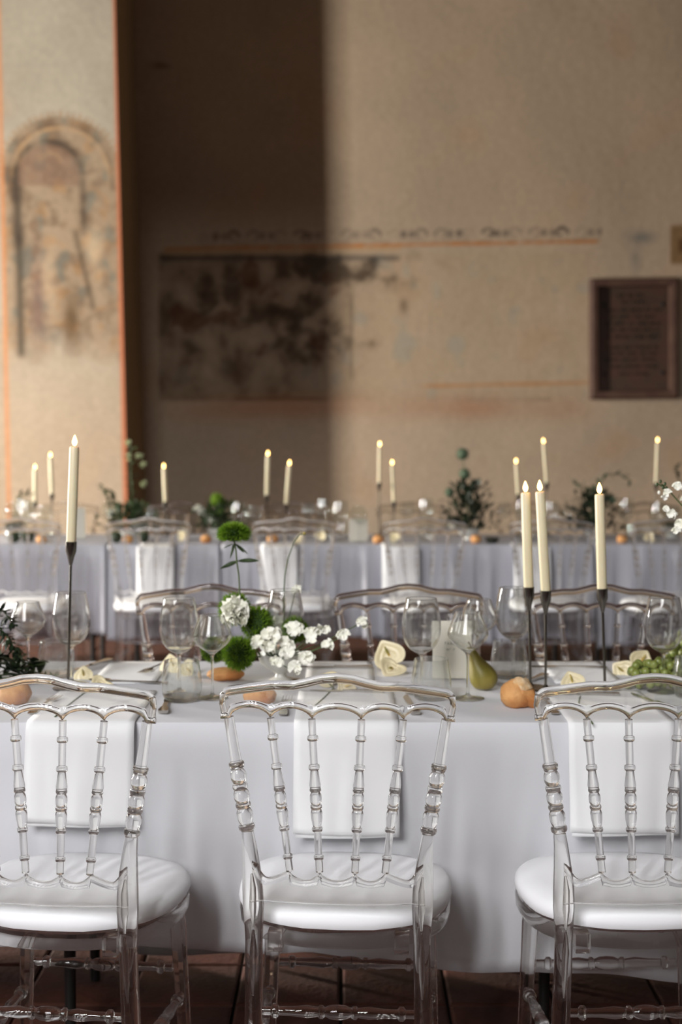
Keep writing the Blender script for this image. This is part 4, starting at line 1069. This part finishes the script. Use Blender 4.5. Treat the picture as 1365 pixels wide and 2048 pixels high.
# ------------------------------------------------------------------ blurred arrangements on the further tables
def bush(label, px, Y, w_px, top_py, seed, m_, nleaf=140, blooms=(), tall=(), bowl=True, lf=.045):
    rnd = random.Random(seed); c = at_y(px, 1080, Y); c.z = TOPZ; k = Y/FPX
    t = thing('flower_arrangement', label, 'flowers', c)
    if bowl: m = MB(); m.lathe([(0, 0), (.03, 0), (.028, .01), (.05, .03), (.065, .06), (.06, .06), (0, .04)], 20); m.build('bowl', M_ceram, t)
    H_ = at_y(px, top_py, Y).z-TOPZ; m = MB(); hw = w_px*k/2
    for i in range(nleaf):
        q = Vector((rnd.gauss(0, .45)*hw, rnd.gauss(0, .25)*hw, .05+(H_-.05)*rnd.random()**1.2)); q.x *= 1.1-.6*(q.z/H_)
        d = Vector((q.x*4, q.y*4, .3)).normalized()+Vector((rnd.uniform(-.7, .7), rnd.uniform(-.7, .7), rnd.uniform(-.7, .7))); leaf(m, q, q+d.normalized()*lf*rnd.uniform(.6, 1.2), lf*.5, .1, .2, 4)
    m.build('foliage', m_, t)['kind'] = 'stuff'
    for (bx, by, r, kind) in blooms:
        q = at_y(bx, by, Y)-c; m = MB()
        if kind in 'gs': spiky(m, (0, 0, 0), r*k, 260, 1, -1, .5); m.ball((0, 0, 0), r*k*.75, 12, 8)
        else: ruffle(m, (0, 0, 0), (0, -1, .3), r*k, 12, seed)
        o = m.build('bloom', M_green if kind == 'g' else M_white if kind == 'w' else M_sage, t); o.location = q
        m = MB(); m.tube([q, q*.5+Vector((0, 0, .03)), (0, 0, .05)], .0025, 6); m.build('stem', M_stem, t)
    return t
bush('blurred bushy dark green arrangement with tall thistle heads, right of centre', 938, T2F+.35, 135, 968, 21, M_dleaf, 420, [(926, 908, 15, 's'), (930, 948, 14, 's'), (905, 1050, 8, 'w'), (900, 985, 12, 's')])
bush('blurred leafy arrangement behind the near candles at the right', 1186, T2F+.38, 165, 985, 22, M_dleaf, 380, [(1225, 1000, 10, 's')])
bush('blurred arrangement with a dark green upright ball, left of the pair of candles', 436, T2F+.38, 110, 1005, 23, M_leaf, 220, [(434, 1000, 17, 'g'), (440, 1020, 14, 'g'), (397, 1020, 9, 'w'), (408, 1026, 8, 'w'), (425, 1045, 12, 'w')])
bush('blurred green arrangement low behind the left near candle', 258, T2F+.35, 150, 1010, 24, M_leaf, 280, [(222, 1027, 7, 'w')])
bush('blurred faint arrangement at the left edge of the second row', 30, T2F+.35, 60, 1050, 25, M_leaf, 60, [])
bush('blurred leafy arrangement behind the candle near the right edge', 1345, T2F+.5, 70, 1045, 26, M_leaf, 60, [])
Y_ = T2F+.35
def far_sprig(lb, pts, n, lw, ll, m_, seed, **k): return sprig('tall_flower_stem', lb, [at_y(x, y, Y_) for x, y in pts], n, lw, ll, m_, seed, cat='flower', stemr=.003, **k)
far_sprig('tall flowering stem rising before the edge of the painted pier', [(268, 1075), (266, 1010), (262, 950), (262, 890)], 26, .028, .045, M_leaf, 31)
far_sprig('shorter leafy stem left of the tall one before the pier', [(235, 1075), (225, 1030), (212, 990), (203, 970)], 22, .028, .035, M_leaf, 32)
far_sprig('bushier leafy stem before the pier', [(240, 1070), (236, 1030), (226, 1000), (222, 980)], 22, .028, .035, M_leaf, 33)
far_sprig('fern like horizontal frond at the far left', [(35, 1075), (34, 1020), (34, 992), (62, 990)], 14, .02, .05, M_leaf, 34)
far_sprig('arching frond over the right leafy arrangement', [(1185, 1050), (1190, 980), (1215, 950), (1240, 948), (1262, 962)], 22, .02, .04, M_sage, 35)
far_sprig('low frond left of the arching one', [(1185, 1050), (1180, 985), (1160, 968), (1148, 968)], 12, .02, .04, M_sage, 36)
far_sprig('small dark sprig against the right picture edge', [(1385, 1050), (1375, 1000), (1358, 955), (1352, 932)], 16, .028, .04, M_dleaf, 37)
far_sprig('olive coloured sprig under the blurred pair of candles', [(500, 1075), (495, 1040), (488, 1020), (482, 1010)], 16, .022, .04, M_leaf, 38)
for i, (px, py) in enumerate([(256, 886), (278, 912), (288, 968), (286, 930), (258, 915)]):
    c = at_y(px, py, Y_); m = MB(); ruffle(m, (0, 0, 0), (0, -1, .2), .017, 10, i); 
    o = m.build('white_blossom', M_bud, None, c); tag(o, 'small pale blossom of the tall stem before the pier, %s from the top' % ['first', 'second', 'fifth', 'fourth', 'third'][i], 'flower')
# small things along the second row: dark bowl, olives, cream heart flowers
c = at_z(985, 1085, TOPZ); t = thing('small_bowl', 'small dark bowl on the second row right of the bushy arrangement', 'bowl', (at_y(985, 1080, T2F+.08).x, T2F+.08, TOPZ))
m = MB(); m.lathe([(0, 0), (.02, 0), (.034, .012), (.038, .03), (.035, .03), (0, .012)], 20); m.build('body', M_olive, t)
for i, (px, py) in enumerate([(28, 1072), (56, 1072), (232, 1072), (286, 1072), (600, 1080), (365, 1072), (642, 1072), (790, 1076), (1300, 1076)]):
    Yq = T2F+.10; c = at_y(px, 1080, Yq); c.z = TOPZ
    if i < 4:
        k = MB(); k.ball((0, 0, .030), (.031, .03, .031), 14, 10, None, lambda q: 1+.08*noise.noise(q*3)); o = k.build('artichoke', M_dleaf, None, c)
        tag(o, 'blurred dark green round fruit on the second row, %s from left to right' % N2[i], 'fruit')
        mm = MB()
        for q in range(18):
            a = q*2.4; z = .015+.04*q/18; r_ = .030*math.sin(pi*min(.95, z/.065)); leaf(mm, (r_*math.cos(a), r_*math.sin(a), z-.008), (r_*.75*math.cos(a), r_*.75*math.sin(a), z+.016), .018, .2, .2, 3)
        mm.build('bract', M_leaf, o)['kind'] = 'stuff'
    else:
        anthurium(px, py, Yq, 12, (-.2, -1, .5), i, 'blurred cream heart flower on the second row, %s from left to right' % ['second', 'leftmost', 'third', 'fourth', 'fifth'][i-4])
